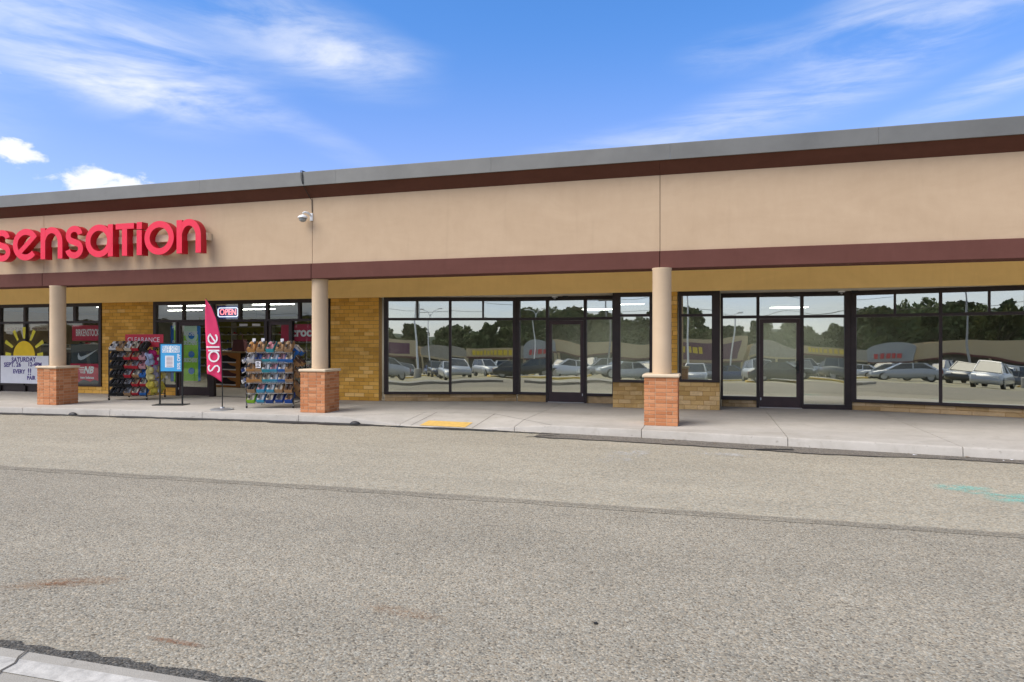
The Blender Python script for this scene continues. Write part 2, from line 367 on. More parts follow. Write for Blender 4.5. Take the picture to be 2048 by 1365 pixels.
def bricks(name, stops, grime, amt=0.5, bump=0.5, nb=34):
    t = MT(name); v = t.coord('World'); oi = t.n('ShaderNodeObjectInfo')
    c = t.ramp(oi.outputs['Random'], stops)
    n = t.noise(v, nb, 5, 0.65); c = t.mix(t.rng(n, 0.35, 0.7, 0, 0.28), c, t.mix(1.0, c, (0.55, 0.5, 0.45), 'MULTIPLY'))
    g = t.noise(v, 1.1, 7, 0.7, (1, 1, 1.3), 0.7); c = t.mix(t.rng(g, 0.46, 0.70, 0, amt), c, grime)
    t.pbsdf(c, 0.92, t.bump(n, bump, 0.006), spec=0.2); return t.m
M_rbrick = bricks('orange_brick', [(0, (.42, .165, .07)), (0.4, (.52, .215, .095)), (0.75, (.575, .255, .12)), (1, (.60, .30, .155))], (.42, .19, .10), 0.25)
M_ybrick = bricks('buff_brick', [(0, (0.605, 0.319, 0.054)), (0.3, (0.717, 0.391, 0.072)), (0.7, (0.806, 0.453, 0.094)), (0.93, (0.874, 0.515, 0.122)), (1, (0.941, 0.618, 0.216))], (.28, .155, .045), 0.5)
M_sbrick = bricks('worn_sill_block', [(0, (.42, .27, .11)), (0.5, (.52, .35, .17)), (1, (.62, .44, .24))], (.20, .135, .06), 0.75)
M_dbrick = bricks('weathered_buff_brick', [(0, (.46, .29, .10)), (0.4, (.57, .37, .145)), (0.8, (.65, .44, .19)), (1, (.70, .50, .26))], (.16, .10, .035), 0.7)
M_rmort = simple('pale_mortar', (.50, .34, .215), 0.95, 0.15, 20, 0.3)
M_ymort = simple('dark_mortar', (.34, .20, .07), 0.95, 0.2, 20, 0.3)
M_cap = stucco('cap_stone', (.60, .50, .36), 0.08)
M_bronze = simple('bronze_aluminium', (.034, .024, .021), 0.42, 0.2, 3, 0, 0, 0.35)
M_door = simple('bronze_door', (.052, .033, .031), 0.42, 0.15, 3, 0, 0, 0.3)
M_black = simple('black_metal', (.012, .012, .012), 0.45, 0.2, 5)
M_steel = simple('steel', (.5, .5, .5), 0.3, 0.1, 5, 0, 0, 0.9)
M_alu = simple('threshold_aluminium', (.55, .54, .52), 0.5, 0.1, 5, 0, 0, 0.6)
M_white = simple('white_plastic', (.75, .76, .76), 0.4, 0.05)
M_paper = simple('white_paper', (.78, .78, .80), 0.8, 0.04)
M_rubber = simple('rubber', (.02, .02, .02), 0.8)
M_plate = simple('grey_plate', (.30, .30, .31), 0.4, 0.1, 5, 0, 0, 0.5)
M_signred = simple('sign_red', (.74, .018, .055), 0.40, 0.05, 2)
M_signside = simple('sign_red_return', (.50, .006, .02), 0.42, 0.05, 2)
M_race = stucco('raceway_tan', (.66, .52, .37), 0.03)
def glass(name, refl, tint, gtint=(.86, .92, .88), wave=0.012):
    t = MT(name); v = t.coord('World'); oi = t.n('ShaderNodeObjectInfo')
    ofs = t.n('ShaderNodeVectorMath', operation='ADD'); t.l(v, ofs.inputs[0])
    cb = t.n('ShaderNodeCombineXYZ'); t.l(t.math('MULTIPLY', oi.outputs['Random'], 60.0), cb.inputs[0]); t.l(cb.outputs[0], ofs.inputs[1])
    h = t.noise(ofs.outputs[0], 0.5, 1.2, 0.4)
    nrm = t.bump(h, 1.0, wave)
    gl = t.n('ShaderNodeBsdfGlossy'); gl.inputs['Roughness'].default_value = 0.0; gl.inputs['Color'].default_value = (*gtint, 1); t.l(nrm, gl.inputs['Normal'])
    tr = t.n('ShaderNodeBsdfTransparent'); tr.inputs[0].default_value = (*tint, 1)
    lw = t.n('ShaderNodeLayerWeight'); lw.inputs[0].default_value = 0.5
    ms = t.n('ShaderNodeMixShader'); t.l(t.math('MINIMUM', t.math('ADD', t.math('MULTIPLY', t.math('POWER', lw.outputs['Facing'], 4.0), 0.9), refl), 1.0), ms.inputs[0])
    t.l(tr.outputs[0], ms.inputs[1]); t.l(gl.outputs[0], ms.inputs[2]); t.l(ms.outputs[0], t.out.inputs[0]); return t.m
M_glass = glass('tinted_glass', 0.52, (.62, .67, .62), (.93, .95, .84), 0.012)
M_glass2 = glass('shop_glass', 0.09, (.90, .93, .91), (.90, .95, .90), 0.008)
_t = MT('glass_inner'); _b = _t.n('ShaderNodeBsdfTransparent'); _b.inputs[0].default_value = (.95, .97, .96, 1); _t.l(_b.outputs[0], _t.out.inputs[0]); M_gedge = _t.m
def emit(name, c, s):
    t = MT(name); e = t.n('ShaderNodeEmission'); e.inputs[0].default_value = (*c, 1); e.inputs[1].default_value = s; t.l(e.outputs[0], t.out.inputs[0]); return t.m
M_tube = emit('fluorescent', (1.0, .97, .88), 10.0)
M_neonr = emit('neon_red', (1.0, .22, .25), .9)
M_neonw = emit('neon_white', (.80, .85, 1.0), .55)

# ================================================================== ground
GY = [(-700, -3.9), (-220, -3.6), (-135, -3.4), (-116, -3.2), (-90, -2.55), (-70, -2.05), (-50, -1.53), (-30, -1.0), (-15, -.58), (-6, -.30), (-3, -.20), (0, -.158), (12, -.158), (60, -.158), (300, -.16)]
def gz(y):
    for (a, za), (b, zb) in zip(GY, GY[1:]):
        if a <= y <= b: return za + (zb - za) * (y - a) / (b - a)
    return GY[0][1] if y < GY[0][0] else GY[-1][1]
m = MB(); xs = [-900, -300, -120, -60, -30, 0, 30, 60, 120, 300, 900]
V = [(x, y, z) for (y, z) in GY for x in xs]; nx = len(xs)
m.add(V, [(j * nx + i, j * nx + i + 1, (j + 1) * nx + i + 1, (j + 1) * nx + i) for j in range(len(GY) - 1) for i in range(nx - 1)])
struct(smooth_by(m.build('parking_lot', M_asph_lot), 60))
def sheet(name, mat, poly, z, kind=True):
    o = MB().add([(x, y, z) for x, y in poly], [tuple(range(len(poly)))]).build(name, mat)
    return struct(o) if kind else o
def wob(xs, f, amp, seed):
    r = random.Random(seed); return [(x, f(x) + r.uniform(-amp, amp)) for x in xs]
KP = [(-40, 11.2), (-26, 12.25), (-17.1, 12.9), (-12.3, 13.2), (-8, 13.33), (-4.5, 13.15), (-1.2, 12.86), (1.3, 12.49), (4.57, 12.02), (8, 11.5), (16, 10.2), (40, 6.5)]
def yk(x):
    for i in range(len(KP) - 1):
        if KP[i][0] <= x <= KP[i + 1][0]:
            p0 = KP[max(i - 1, 0)]; p1 = KP[i]; p2 = KP[i + 1]; p3 = KP[min(i + 2, len(KP) - 1)]
            t = (x - p1[0]) / (p2[0] - p1[0]); h = p2[0] - p1[0]
            m1 = (p2[1] - p0[1]) / (p2[0] - p0[0]) * h; m2 = (p3[1] - p1[1]) / (p3[0] - p1[0]) * h
            return (2 * t**3 - 3 * t * t + 1) * p1[1] + (t**3 - 2 * t * t + t) * m1 + (-2 * t**3 + 3 * t * t) * p2[1] + (t**3 - t * t) * m2
    return 12.0
def yseam(x): return 7.42 - 0.004 * (x + 3) ** 2 * .35
sx_ = [-45 + i * 0.5 for i in range(161)]
sheet('asphalt_near_lane', M_asph_near, [(-45, -2.5), (35, -2.5)] + [(x, yseam(x)) for x in reversed(sx_)], -.150)
sheet('asphalt_far_lane', M_asph_far, [(x, yseam(x)) for x in sx_] + [(35, 14.0), (-45, 14.0)], -.1495)
lo = wob([-16 + i * .35 for i in range(80)], lambda x: yseam(x) - .13, .03, 3); hi = wob([-16 + i * .35 for i in range(80)], lambda x: yseam(x) + .07, .02, 4)
sheet('paving_seam', M_seam2, lo + list(reversed(hi)), -.1458)
lo = wob([-16 + i * .35 for i in range(80)], lambda x: yseam(x) - .06, .02, 13); hi = wob([-16 + i * .35 for i in range(80)], lambda x: yseam(x) + .035, .015, 14)
sheet('paving_seam', M_seam, lo + list(reversed(hi)), -.1450)
# newer strip of asphalt along the kerb on the right, and black sealant along the kerb
pl = [(-3.15 + i * .3) for i in range(38)]
lo = wob(pl, lambda x: yk(x) - .62 - .10 * math.sin(x * 1.3) + max(0, (x - 1.2)) * .055 * min(1, (x - 1.2)) if x > 1.2 else yk(x) - .66, .02, 7)
sheet('asphalt_patch', M_patch, lo + [(x, yk(x) + .3) for x in reversed(pl)], -.1455)
def tar(name, xa, xb, f, w, seed, z=-.141, step=.09):
    r = random.Random(seed); n = int((xb - xa) / step); P = []; Q = []; k = 0.0; ww = w
    for i in range(n + 1):
        x = xa + (xb - xa) * i / n; k += r.uniform(-.014, .014); k *= .93; ww += r.uniform(-.3, .3) * w; ww = min(max(ww, w * .2), w * 1.5)
        P.append((x, f(x) + k - ww / 2)); Q.append((x, f(x) + k + ww / 2))
    return sheet(name, M_tar, P + list(reversed(Q)), z)
tar('tar_seal', -22, -2.95, lambda x: yk(x) - .15, .32, 21)
tar('tar_seal', -11, -6.6, lambda x: yk(x) - .13, .035, 22, -.1412)
tar('tar_seal', -9.0, -3.0, lambda x: yk(x) - .17 - .02 * math.sin(x * 3), .03, 23, -.1413)
tar('tar_seal', -3.1, 7.5, lambda x: lo[min(max(int((x + 3.15) / .3), 0), 37)][1] - .01, .045, 24)
tar('tar_seal', .75, 1.35, lambda x: lo[13][1] + .05 + (x - .75) * .25, .10, 25, -.1405)
tar('tar_seal', -3.3, -2.75, lambda x: yk(x) - .75 + (x + 3.3) * 1.0, .05, 26, -.1407)
for x in (-14.85, -7.35):
    m = MB(); m.lathe([(.13, -.02), (.12, .02), (.08, .05), (.03, .062), (.0, .064)], 14); o = struct(m.build('tar_lump', M_tar, None, (x, yk(x) - .06, -.145), True)); o.scale = (1, .5, 1)
# stains, paint and scuffs lying on the asphalt
def decal(name, mat, cx, cy, lx, ly, rot, z=-.1442):
    o = MB().add([(-lx / 2, -ly / 2, 0), (lx / 2, -ly / 2, 0), (lx / 2, ly / 2, 0), (-lx / 2, ly / 2, 0)], [(0, 1, 2, 3)]).build(name, mat)
    o.location = (cx, cy, z); o.rotation_euler = (0, 0, R(rot)); return struct(o)
decal('spray_paint_mark', M_teal, 2.98, 9.55, .75, .5, 5)
decal('spray_paint_mark', M_teal, 3.50, 9.08, 1.1, .6, 20, -.1438)
decal('spray_paint_mark', M_teal, 3.18, 9.2, .8, .3, -35, -.1434)
decal('rust_stain', M_rust, -4.60, 3.95, 1.1, .26, 27)
decal('rust_stain', M_rust2, -4.62, 3.93, .36, .09, 24, -.1438)
decal('rust_stain', M_rust2, -3.06, 3.36, .52, .07, -1, -.1442)
decal('rust_stain', M_rust, -1.95, 4.15, .7, .18, -6)
decal('pale_scuff', M_pale, -1.25, 10.8, .75, 1.7, -14)
decal('pale_scuff', M_pale, .1, 11.35, 1.6, .5, -8, -.1436)
m = MB(); m.lathe([(.0, 0), (.014, 0), (.013, .009), (.0, .012)], 8); struct(m.build('dark_pebble', M_tar, None, (-.69, 4.32, -.148)))
r = random.Random(5)
for k in range(16):
    x = r.uniform(-2.5, 6.5); y = yk(x) - r.uniform(.03, .22); s = r.uniform(.012, .03)
    o = MB().add([(-s, -s * .6, .003), (s, -s, .006), (s * 1.2, s, .002), (-s * .6, s * .7, .007)], [(0, 1, 2, 3)]).build('leaf_litter', M_paper if k % 5 == 0 else M_jgap, None, (x, y, -.143)); struct(o)
    o.rotation_euler = (0, 0, r.uniform(0, 6))

# foreground kerbed island with a painted line, bottom left
isl = struct(MB().cbox(-9, -1.7, 1.0, 2.838, -.2, -.032, .012).build('kerbed_island', M_island))
struct(MB().add([(-9, 2.60, -.028), (-1.75, 2.62, -.028), (-1.75, 2.76, -.028), (-9, 2.695, -.028)], [(0, 1, 2, 3)]).build('painted_line', M_wpaint))
tt = MB(); P = [(-3.55, 2.835), (-3.52, 2.76), (-3.47, 2.70), (-3.46, 2.62), (-3.40, 2.5), (-3.38, 2.3)]
tt.add([(x - .006, y, -.0245) for x, y in P] + [(x + .007, y, -.0245) for x, y in P], [(i, i + 1, 7 + i, 6 + i) for i in range(5)]); struct(tt.build('island_crack', M_groove))
g1 = [(-9 + i * .2, 2.80) for i in range(40)]; g2 = wob([-9 + i * .08 for i in range(95)], lambda x: 3.10, .02, 9)
sheet('gutter_strip', M_gutter, g1 + list(reversed(g2)), -.1462)  # darker asphalt strip along the island edge

# ------------------------------------------------------------------ sidewalk
def ramp_t(x, y):
    k = yk(x); ty = min(max((14.75 - y) / (14.75 - k), 0), 1)
    if -6.05 <= x <= -4.65: tx = 1
    elif -7.75 < x < -6.05: tx = (x + 7.75) / 1.7
    elif -4.65 < x < -2.95: tx = (-2.95 - x) / 1.7
    else: tx = 0
    if tx <= 0: return 0
    return max(0.0, min(ty, 1) - (1 - tx)) if tx < 1 else ty
def zwalk(x, y): return -.138 * ramp_t(x, y)
walk = struct(MB().box(-30, 14, 14.2, 18.3, -.30, -.10).build('sidewalk', M_bed))
JX = [-30, -26.5, -24, -21.45, -18.95, -16.4, -13.85, -11.3, -8.8, -6.3, -3.72, -1.2, 1.3, 3.8, 6.3, 8.8, 14]
for a, b in zip(JX, JX[1:]):
    n = max(2, int((b - a) / .125)); X = [a + .006 + (b - a - .012) * i / n for i in range(n + 1)]
    offs = [None, 0.0, .012, .035, .07] + [None] * 22
    V = []; rows = 27
    for i, x in enumerate(X):
        k = yk(x)
        V.append((x, k - .012, -.30)); V.append((x, k, zwalk(x, k) - .028)); V.append((x, k + .010, zwalk(x, k) - .008)); V.append((x, k + .03, zwalk(x, k)))
        for j in range(1, 24):
            y = k + .03 + (18.1 - k - .03) * (j / 23) ** 1.35; V.append((x, y, zwalk(x, y)))
        V.append((x, 18.1, -.12))
    rows = 28
    F = [(i * rows + j, (i + 1) * rows + j, (i + 1) * rows + j + 1, i * rows + j + 1) for i in range(n) for j in range(rows - 1)]
    F += [tuple(range(rows)), tuple(n * rows + j for j in reversed(range(rows)))]
    smooth_by(MB().add(V, F).build('slab', M_walk, walk), 35)
# score lines of the kerb ramp
def score(P, w=.012, name='score_line'):
    L = []; n = max(2, int(math.hypot(P[1][0] - P[0][0], P[1][1] - P[0][1]) / .1)); dx, dy = P[1][0] - P[0][0], P[1][1] - P[0][1]; q = math.hypot(dx, dy); nx_, ny_ = -dy / q * w / 2, dx / q * w / 2
    A = []; B = []
    for i in range(n + 1):
        x = P[0][0] + dx * i / n; y = P[0][1] + dy * i / n
        A.append((x + nx_, y + ny_, zwalk(x, y) + .004)); B.append((x - nx_, y - ny_, zwalk(x, y) + .004))
    MB().add(A + B, [(i, i + 1, n + 2 + i, n + 1 + i) for i in range(n)]).build(name, M_groove, walk)
score([(-6.05, yk(-6.05) + .03), (-6.05, 14.75)]); score([(-4.65, yk(-4.65) + .03), (-4.65, 14.75)])
score([(-6.05, 14.75), (-4.65, 14.75)]); score([(-4.65, 14.75), (-2.95, yk(-2.95) + .05)]); score([(-6.05, 14.75), (-7.75, yk(-7.75) + .05)])
A = []; n = 8
for i in range(n + 1):
    x = -5.86 + 1.04 * i / n
    for y in (yk(x) + .06, yk(x) + .56): A.append((x, y, zwalk(x, y) + .006))
tp = MB().add(A, [(2 * i, 2 * i + 2, 2 * i + 3, 2 * i + 1) for i in range(n)]).build('tactile_panel', M_yellow, walk); tp['label'] = 'yellow tactile warning panel on the kerb ramp'

# ================================================================== the plaza building
bld = thing('plaza_building', 'long tan stucco shopping plaza with maroon trim bands and grey metal roof edge', 'building', (0, 17, 0))
XL, XR = -30.0, 14.0
def bp(name, mat, x0, x1, y0, y1, z0, z1, c=0): return bx(name, mat, bld, x0, x1, y0 - 17, y1 - 17, z0, z1, c=c)
FJ = [XL, -24.75, -16.86, -8.81, -.93, 6.95, XR]
for a, b in zip(FJ, FJ[1:]):
    bp('fascia_panel', M_eifs, a + .006, b - .006, 13.90, 13.96, 3.445, 4.955)
    bp('header_beam', M_brown, a + .005, b - .005, 13.85, 14.36, 3.09, 3.44, .008)
    MB().prism([(-3.10, 4.957), (-3.34, 5.185), (-3.34, 5.20), (-3.0, 5.20), (-3.0, 4.957)], a + .002, b - .002, 'x').build('cornice', M_brown2, bld)
bp('fascia_core', M_jgap, XL, XR, 13.965, 14.30, 3.30, 5.1)
cx = XL
while cx < XR:
    b = min(cx + 3.66, XR)
    MB().prism([(-3.385, 5.188), (-3.375, 5.49), (-3.36, 5.505), (-2.7, 5.53), (-2.7, 5.50), (-3.34, 5.475), (-3.34, 5.188)], cx + .0015, b - .0015, 'x').build('coping', M_coping, bld); cx = b
bp('roof', M_roof, XL, XR, 14.0, 46, 5.05, 5.19)
bp('canopy_ceiling', M_soff, XL, XR, 14.30, 16.9, 3.62, 3.70)
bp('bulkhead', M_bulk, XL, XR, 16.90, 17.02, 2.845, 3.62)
bp('recess_soffit', M_soff, -8.75, 6.8, 17.02, 18.06, 2.85, 2.90)
bp('upper_wall', M_jgap, XL, XR, 17.03, 17.2, 2.905, 5.05)
bp('side_wall', M_eifs, XL - .2, XL, 14.3, 46, -.2, 5.2); bp('side_wall', M_eifs, XR, XR + .2, 14.3, 46, -.2, 5.2); bp('rear_wall', M_eifs, XL, XR, 46, 46.2, -.2, 5.2)
M_ifloor = simple('interior_floor', (.30, .27, .23), 0.5, 0.15, 2)
M_iwall = simple('interior_wall', (.50, .48, .42), 0.9, 0.08, 1)
M_ivac = simple('vacant_wall', (.62, .62, .56), 0.9, 0.1, 1)
M_iceil = simple('ceiling_tile', (.55, .54, .50), 0.9, 0.1, 1.6)
bp('interior_floor', M_ifloor, XL, XR, 17.12, 46, -.10, -.004)
bp('interior_ceiling', M_iceil, XL, XR, 17.25, 46, 2.98, 3.04)
bp('partition_wall', M_iwall, -10.24, -10.12, 17.12, 46, 0, 2.98)
bp('shop_back_wall', M_iwall, XL, -10.24, 30.0, 30.2, 0, 2.98)
bp('vacant_back_wall', M_ivac, -10.1, XR, 30.0, 30.2, 0, 2.98)

# ---- brick walls, brick by brick
BR = {}
def brick_mesh(w, d, h, mat):
    k = (round(w, 3), d, h, mat.name)
    if k not in BR: BR[k] = MB().cbox(0, k[0], 0, d, 0, h, .004).mesh('brick', mat)
    return BR[k]
def brick_wall(label, p, rz, W, z0, z1, mat=M_ybrick, mort=M_ymort, course=.1065, bl=.300, d=.09, jt=.010, name='brick_wall', cat='brick wall', jit=.002, start=0, D=.2):
    w = thing(name, label, cat, (p[0], p[1], 0), rz)
    bx('mortar', mort, w, 0.004, W - .004, .008, D, z0, z1)
    n = max(1, round((z1 - z0) / course)); ch = (z1 - z0) / n; r = random.Random(hash_s(label))
    for k in range(n):
        x = 0.0; first = True; off = [0, .5, .22, .72][(k + start) % 4] if False else ((k + start) % 2) * .5 + .08 * ((k // 2) % 2)
        xs_ = [0.0]; q = bl * (1 - off) if off else bl
        while q < W - .05: xs_.append(q); q += bl
        xs_.append(W)
        for a, b in zip(xs_, xs_[1:]):
            o = obj('brick', brick_mesh(round(b - a - jt, 2) if b != W else b - a - jt, d, round(ch - jt, 4), mat), w, (a + jt / 2, r.uniform(-jit, jit), z0 + k * ch + jt / 2))
    return w
def hash_s(s):
    h = 7
    for c in s: h = (h * 31 + ord(c)) % 1000003
    return h
brick_wall('buff brick pier between the poster window and the shoe shop entrance', (-18.27, 17.0), 0, 1.98, 0, 2.845)
brick_wall('low buff brick sill wall under the poster window', (-20.0, 17.0), 0, 1.73, 0, .22, start=1)
brick_wall('low brick sill under the narrow side light left of the shop door', (-16.2, 17.0), 0, .78, 0, .25)
brick_wall('tall buff brick pier behind the middle column', (-10.2, 17.0), 0, 1.50, 0, 2.845)
AL = math.atan2(.95, 3.5); LA = math.hypot(3.5, .95)
brick_wall('worn low block sill under the angled left display window', (-8.55, 17.05), AL, LA, 0, .195, M_sbrick, M_ymort, .0975, .60, start=1)
brick_wall('short block sill left of the vacant shop glass door', (-5.02, 18.0), 0, .80, 0, .195, M_sbrick, M_ymort, .195, .80)
brick_wall('short block sill right of the vacant shop glass door', (-3.12, 18.0), 0, .80, 0, .195, M_sbrick, M_ymort, .195, .80)
brick_wall('stained buff brick dado left of the right column', (-2.29, 17.0), 0, .98, 0, .63, M_dbrick)
brick_wall('narrow buff brick pier partly hidden by the right column', (-1.29, 17.0), 0, .57, 0, 2.845)
brick_wall('weathered buff brick dado right of the right column', (-.71, 17.0), 0, .97, 0, .665, M_dbrick, start=1)
brick_wall('short brick sill left of the right hand glass door', (.33, 18.0), 0, .86, 0, .18, M_sbrick, M_ymort, .09, .30)
brick_wall('crumbling low block sill under the angled right display window', (3.30, 18.0), -AL, LA, 0, .19, M_sbrick, M_ymort, .095, .60)
brick_wall('buff brick pier at the far right end of the display window', (6.72, 17.0), 0, 1.5, 0, 2.845)

# ---- columns on brick pedestals
def column(label, cx, cy, w=.64):
    t = thing('column', label, 'column', (cx, cy, 0), 0, 'stucco columns on brick pedestals')
    h = w / 2; z1 = .94; n = 13; ch = z1 / n; jt = .010; r = random.Random(hash_s(label))
    ped = bx('pedestal', M_rmort, t, -h + .008, h - .008, -h + .008, h - .008, 0, z1)
    d = .09
    for k in range(n):
        for f in range(4):
            full = (k + f) % 2 == 0
            segs = ([0, w / 3, 2 * w / 3, w] if full else [d + jt, d + jt + .115, w - d - jt - .115, w - d - jt])
            for a, b in zip(segs, segs[1:]):
                if f == 0: lx, ly, rz = -h + a, -h, 0
                elif f == 1: lx, ly, rz = h, -h + a, math.pi / 2
                elif f == 2: lx, ly, rz = h - a, h, math.pi
                else: lx, ly, rz = -h, h - a, -math.pi / 2
                e = jt / 2; ox, oy = math.cos(rz) * e, math.sin(rz) * e; p = r.uniform(-.0015, .0015)
                ox += math.sin(rz) * -p; oy += math.cos(rz) * p
                L = b - a - jt
                if full and b == w: L += jt / 2 + .0
                if full and a == 0: ox -= math.cos(rz) * e; oy -= math.sin(rz) * e; L += e
                obj('brick', brick_mesh(L, d, round(ch - jt, 4), M_rbrick), ped, (lx + ox, ly + oy, k * ch + jt / 2), (0, 0, rz))
    smooth_by(MB().cbox(-h - .035, h + .035, -h - .035, h + .035, z1, z1 + .062, .016).build('cap', M_cap, t), 30)
    MB().lathe([(.185, z1 + .058), (.188, z1 + .09), (.185, 1.6), (.185, 3.05), (.192, 3.065), (.192, 3.095)], 40).build('shaft', M_colm, t)
    smooth_by(t.children[-1], 30)
    return t
column('round tan column on orange brick pedestal in front of the sun poster window', -16.42, 13.93)
column('round tan column on orange brick pedestal beside the right hand shoe rack', -8.75, 14.13)
column('round tan column on orange brick pedestal between the two vacant glass doors', -.89, 13.86)

# ---- storefront glazing
def pane(par, x0, x1, z0, z1, y=0.0, mat=None):
    yt = y + (z1 - z0) * .0086; m = MB(); m.add([(x0, y, z0), (x1, y, z0), (x1, yt, z1), (x0, yt, z1)], [(0, 1, 2, 3)], 0)
    y2 = y + .008; y3 = yt + .008
    m.add([(x0, y, z0), (x1, y, z0), (x1, yt, z1), (x0, yt, z1), (x0, y2, z0), (x1, y2, z0), (x1, y3, z1), (x0, y3, z1)],
          [(7, 6, 5, 4), (0, 4, 5, 1), (1, 5, 6, 2), (2, 6, 7, 3), (3, 7, 4, 0)], 1)
    me = bpy.data.meshes.new('pane'); me.from_pydata(m.v, [], m.f); me.materials.append(mat or M_glass); me.materials.append(M_gedge); me.polygons.foreach_set('material_index', m.mi); me.update()
    return obj('pane', me, par)
def storefront(label, p, rz, vert, horiz, panes, mat=M_bronze, g=None, depth=(-.055, .06)):
    t = thing('storefront_window', label, 'shop window', (p[0], p[1], 0), rz)
    for (a, b, z0, z1) in vert: bx('mullion', mat, t, a, b, depth[0], depth[1], z0, z1)
    for (a, b, z0, z1) in horiz: bx('rail', mat, t, a, b, depth[0] + .003, depth[1] - .003, z0, z1)
    for (a, b, z0, z1) in panes: pane(t, a, b, z0, z1, 0.0, g)
    return t
def door(label, p, rz, W, z1, hinge_left=True, g=None, kick=.28, mat=M_door, open_=0.0):
    t = thing('glass_door', label, 'door', (p[0], p[1], 0), rz)
    s = .085; y0, y1 = -.045, .0
    bx('stile', mat, t, 0, s, y0, y1, .02, z1); bx('stile', mat, t, W - s, W, y0, y1, .02, z1)
    bx('top_rail', mat, t, s, W - s, y0 + .002, y1 - .002, z1 - .10, z1); bx('bottom_rail', mat, t, s, W - s, y0 + .002, y1 - .002, .02, kick)
    pane(t, s, W - s, kick, z1 - .10, -.02, g)
    hx = W - .045 if not hinge_left else .045; hx = .06 if not hinge_left else W - .06
    bx('latch_plate', M_black, t, hx - .03, hx + .03, y0 - .012, y0, .86, 1.16)
    m = MB(); m.tube([(hx, y0 - .005, .90), (hx, y0 - .06, .92), (hx + (.05 if not hinge_left else -.05), y0 - .075, 1.0), (hx, y0 - .06, 1.10), (hx, y0 - .005, 1.13)], .014, 8); smooth_by(m.build('handle', M_black, t))
    bx('hinge', M_alu, t, (W - .035) if not hinge_left else .012, (W - .012) if not hinge_left else .035, y0 - .01, y0 + .01, .19, .25)
    return t
ZT0, ZT1, ZH0, ZH1 = 2.215, 2.285, 2.74, 2.845
# angled display windows
def angled(label, p, rz):
    h = LA / 2
    return storefront(label, p, rz, [(0, .11, .195, ZH1), (h - .035, h + .035, .26, ZH0), (LA - .10, LA, .195, ZH1), (h / 2 - .02, h / 2 + .03, ZT1, ZH0), (1.5 * h - .03, 1.5 * h + .02, ZT1, ZH0)],
        [(.11, LA - .10, ZH0, ZH1), (.11, LA - .10, .195, .262)] + [(a, b, ZT0, ZT1) for a, b in ((.11, h - .035), (h + .035, LA - .10))],
        [(.11, h - .035, .262, ZT0), (h + .035, LA - .10, .262, ZT0), (.11, h / 2 - .02, ZT1, ZH0), (h / 2 + .03, h - .035, ZT1, ZH0), (h + .035, 1.5 * h - .03, ZT1, ZH0), (1.5 * h + .02, LA - .10, ZT1, ZH0)])
angled('angled bronze framed display window left of the vacant shop door', (-8.55, 17.03), AL)
angled('angled bronze framed display window at the right edge', (3.29, 17.98), -AL)
# door wall of the left vacant unit
storefront('bronze framed side lights and transoms around the left vacant door', (-5.05, 18.0), 0,
    [(0, .10, .195, ZH1), (.83, .905, 0, ZH1), (1.86, 1.94, 0, ZH1), (2.62, 2.76, .195, ZH1)],
    [(.10, .83, ZH0, ZH1), (.905, 1.86, ZH0, ZH1), (1.94, 2.62, ZH0, ZH1), (.10, .83, ZT0, ZT1), (.905, 1.86, 2.20, 2.28), (1.94, 2.62, ZT0, ZT1), (.10, .83, .195, .262), (1.94, 2.62, .195, .262)],
    [(.10, .83, .262, ZT0), (1.94, 2.62, .262, ZT0), (.10, .83, ZT1, ZH0), (.905, 1.86, 2.28, ZH0), (1.94, 2.62, ZT1, ZH0)])
door('dark bronze glass door with closer in the left vacant unit', (-4.14, 18.0), 0, .945, 2.195, False)
# bay windows either side of the right column
storefront('narrow bay window left of the right column', (-2.29, 17.02), 0, [(0, .19, .63, ZH1), (.90, .98, .63, ZH1)], [(.19, .90, ZH0, ZH1), (.19, .90, 2.25, 2.315), (.19, .90, .63, .69)], [(.19, .90, .69, 2.25), (.19, .90, 2.315, ZH0)])
storefront('narrow bay window right of the right column', (-.70, 17.02), 0, [(0, .075, .665, ZH1), (.775, .96, .665, ZH1)], [(.075, .775, ZH0, ZH1), (.075, .775, 2.24, 2.30), (.075, .775, .665, .72)], [(.075, .775, .72, 2.24), (.075, .775, 2.30, ZH0)])
bx('bay_return', M_bronze, bld, -2.29, -2.23, .08, 1.0, 0, ZH1); bx('bay_return', M_bronze, bld, .20, .258, .08, 1.0, 0, ZH1)
# door wall of the right vacant unit
storefront('bronze framed side lights and transoms around the right vacant door', (.30, 18.0), 0,
    [(0, .05, .18, ZH1), (.845, .915, 0, ZH1), (1.855, 1.93, 0, ZH1), (2.84, 3.0, 0, ZH1)],
    [(.05, .845, ZH0, ZH1), (.915, 1.855, ZH0, ZH1), (1.93, 2.84, ZH0, ZH1), (.05, .845, ZT0, ZT1), (.915, 1.855, 2.20, 2.28), (1.93, 2.84, ZT0, ZT1), (.05, .845, .18, .27), (1.93, 2.84, 0, .11)],
    [(.05, .845, .27, ZT0), (1.93, 2.84, .11, ZT0), (.05, .845, ZT1, ZH0), (.915, 1.855, 2.28, ZH0), (1.93, 2.84, ZT1, ZH0)])
door('dark bronze glass door in the right vacant unit', (1.22, 18.0), 0, .93, 2.195, True)
for x in (-4.14, 1.22):
    m = MB(); m.cbox(x - .02, x + .97, 17.90, 18.06, 0.001, .018, .005); m.build('threshold', M_alu, bld, (0, -17, 0))
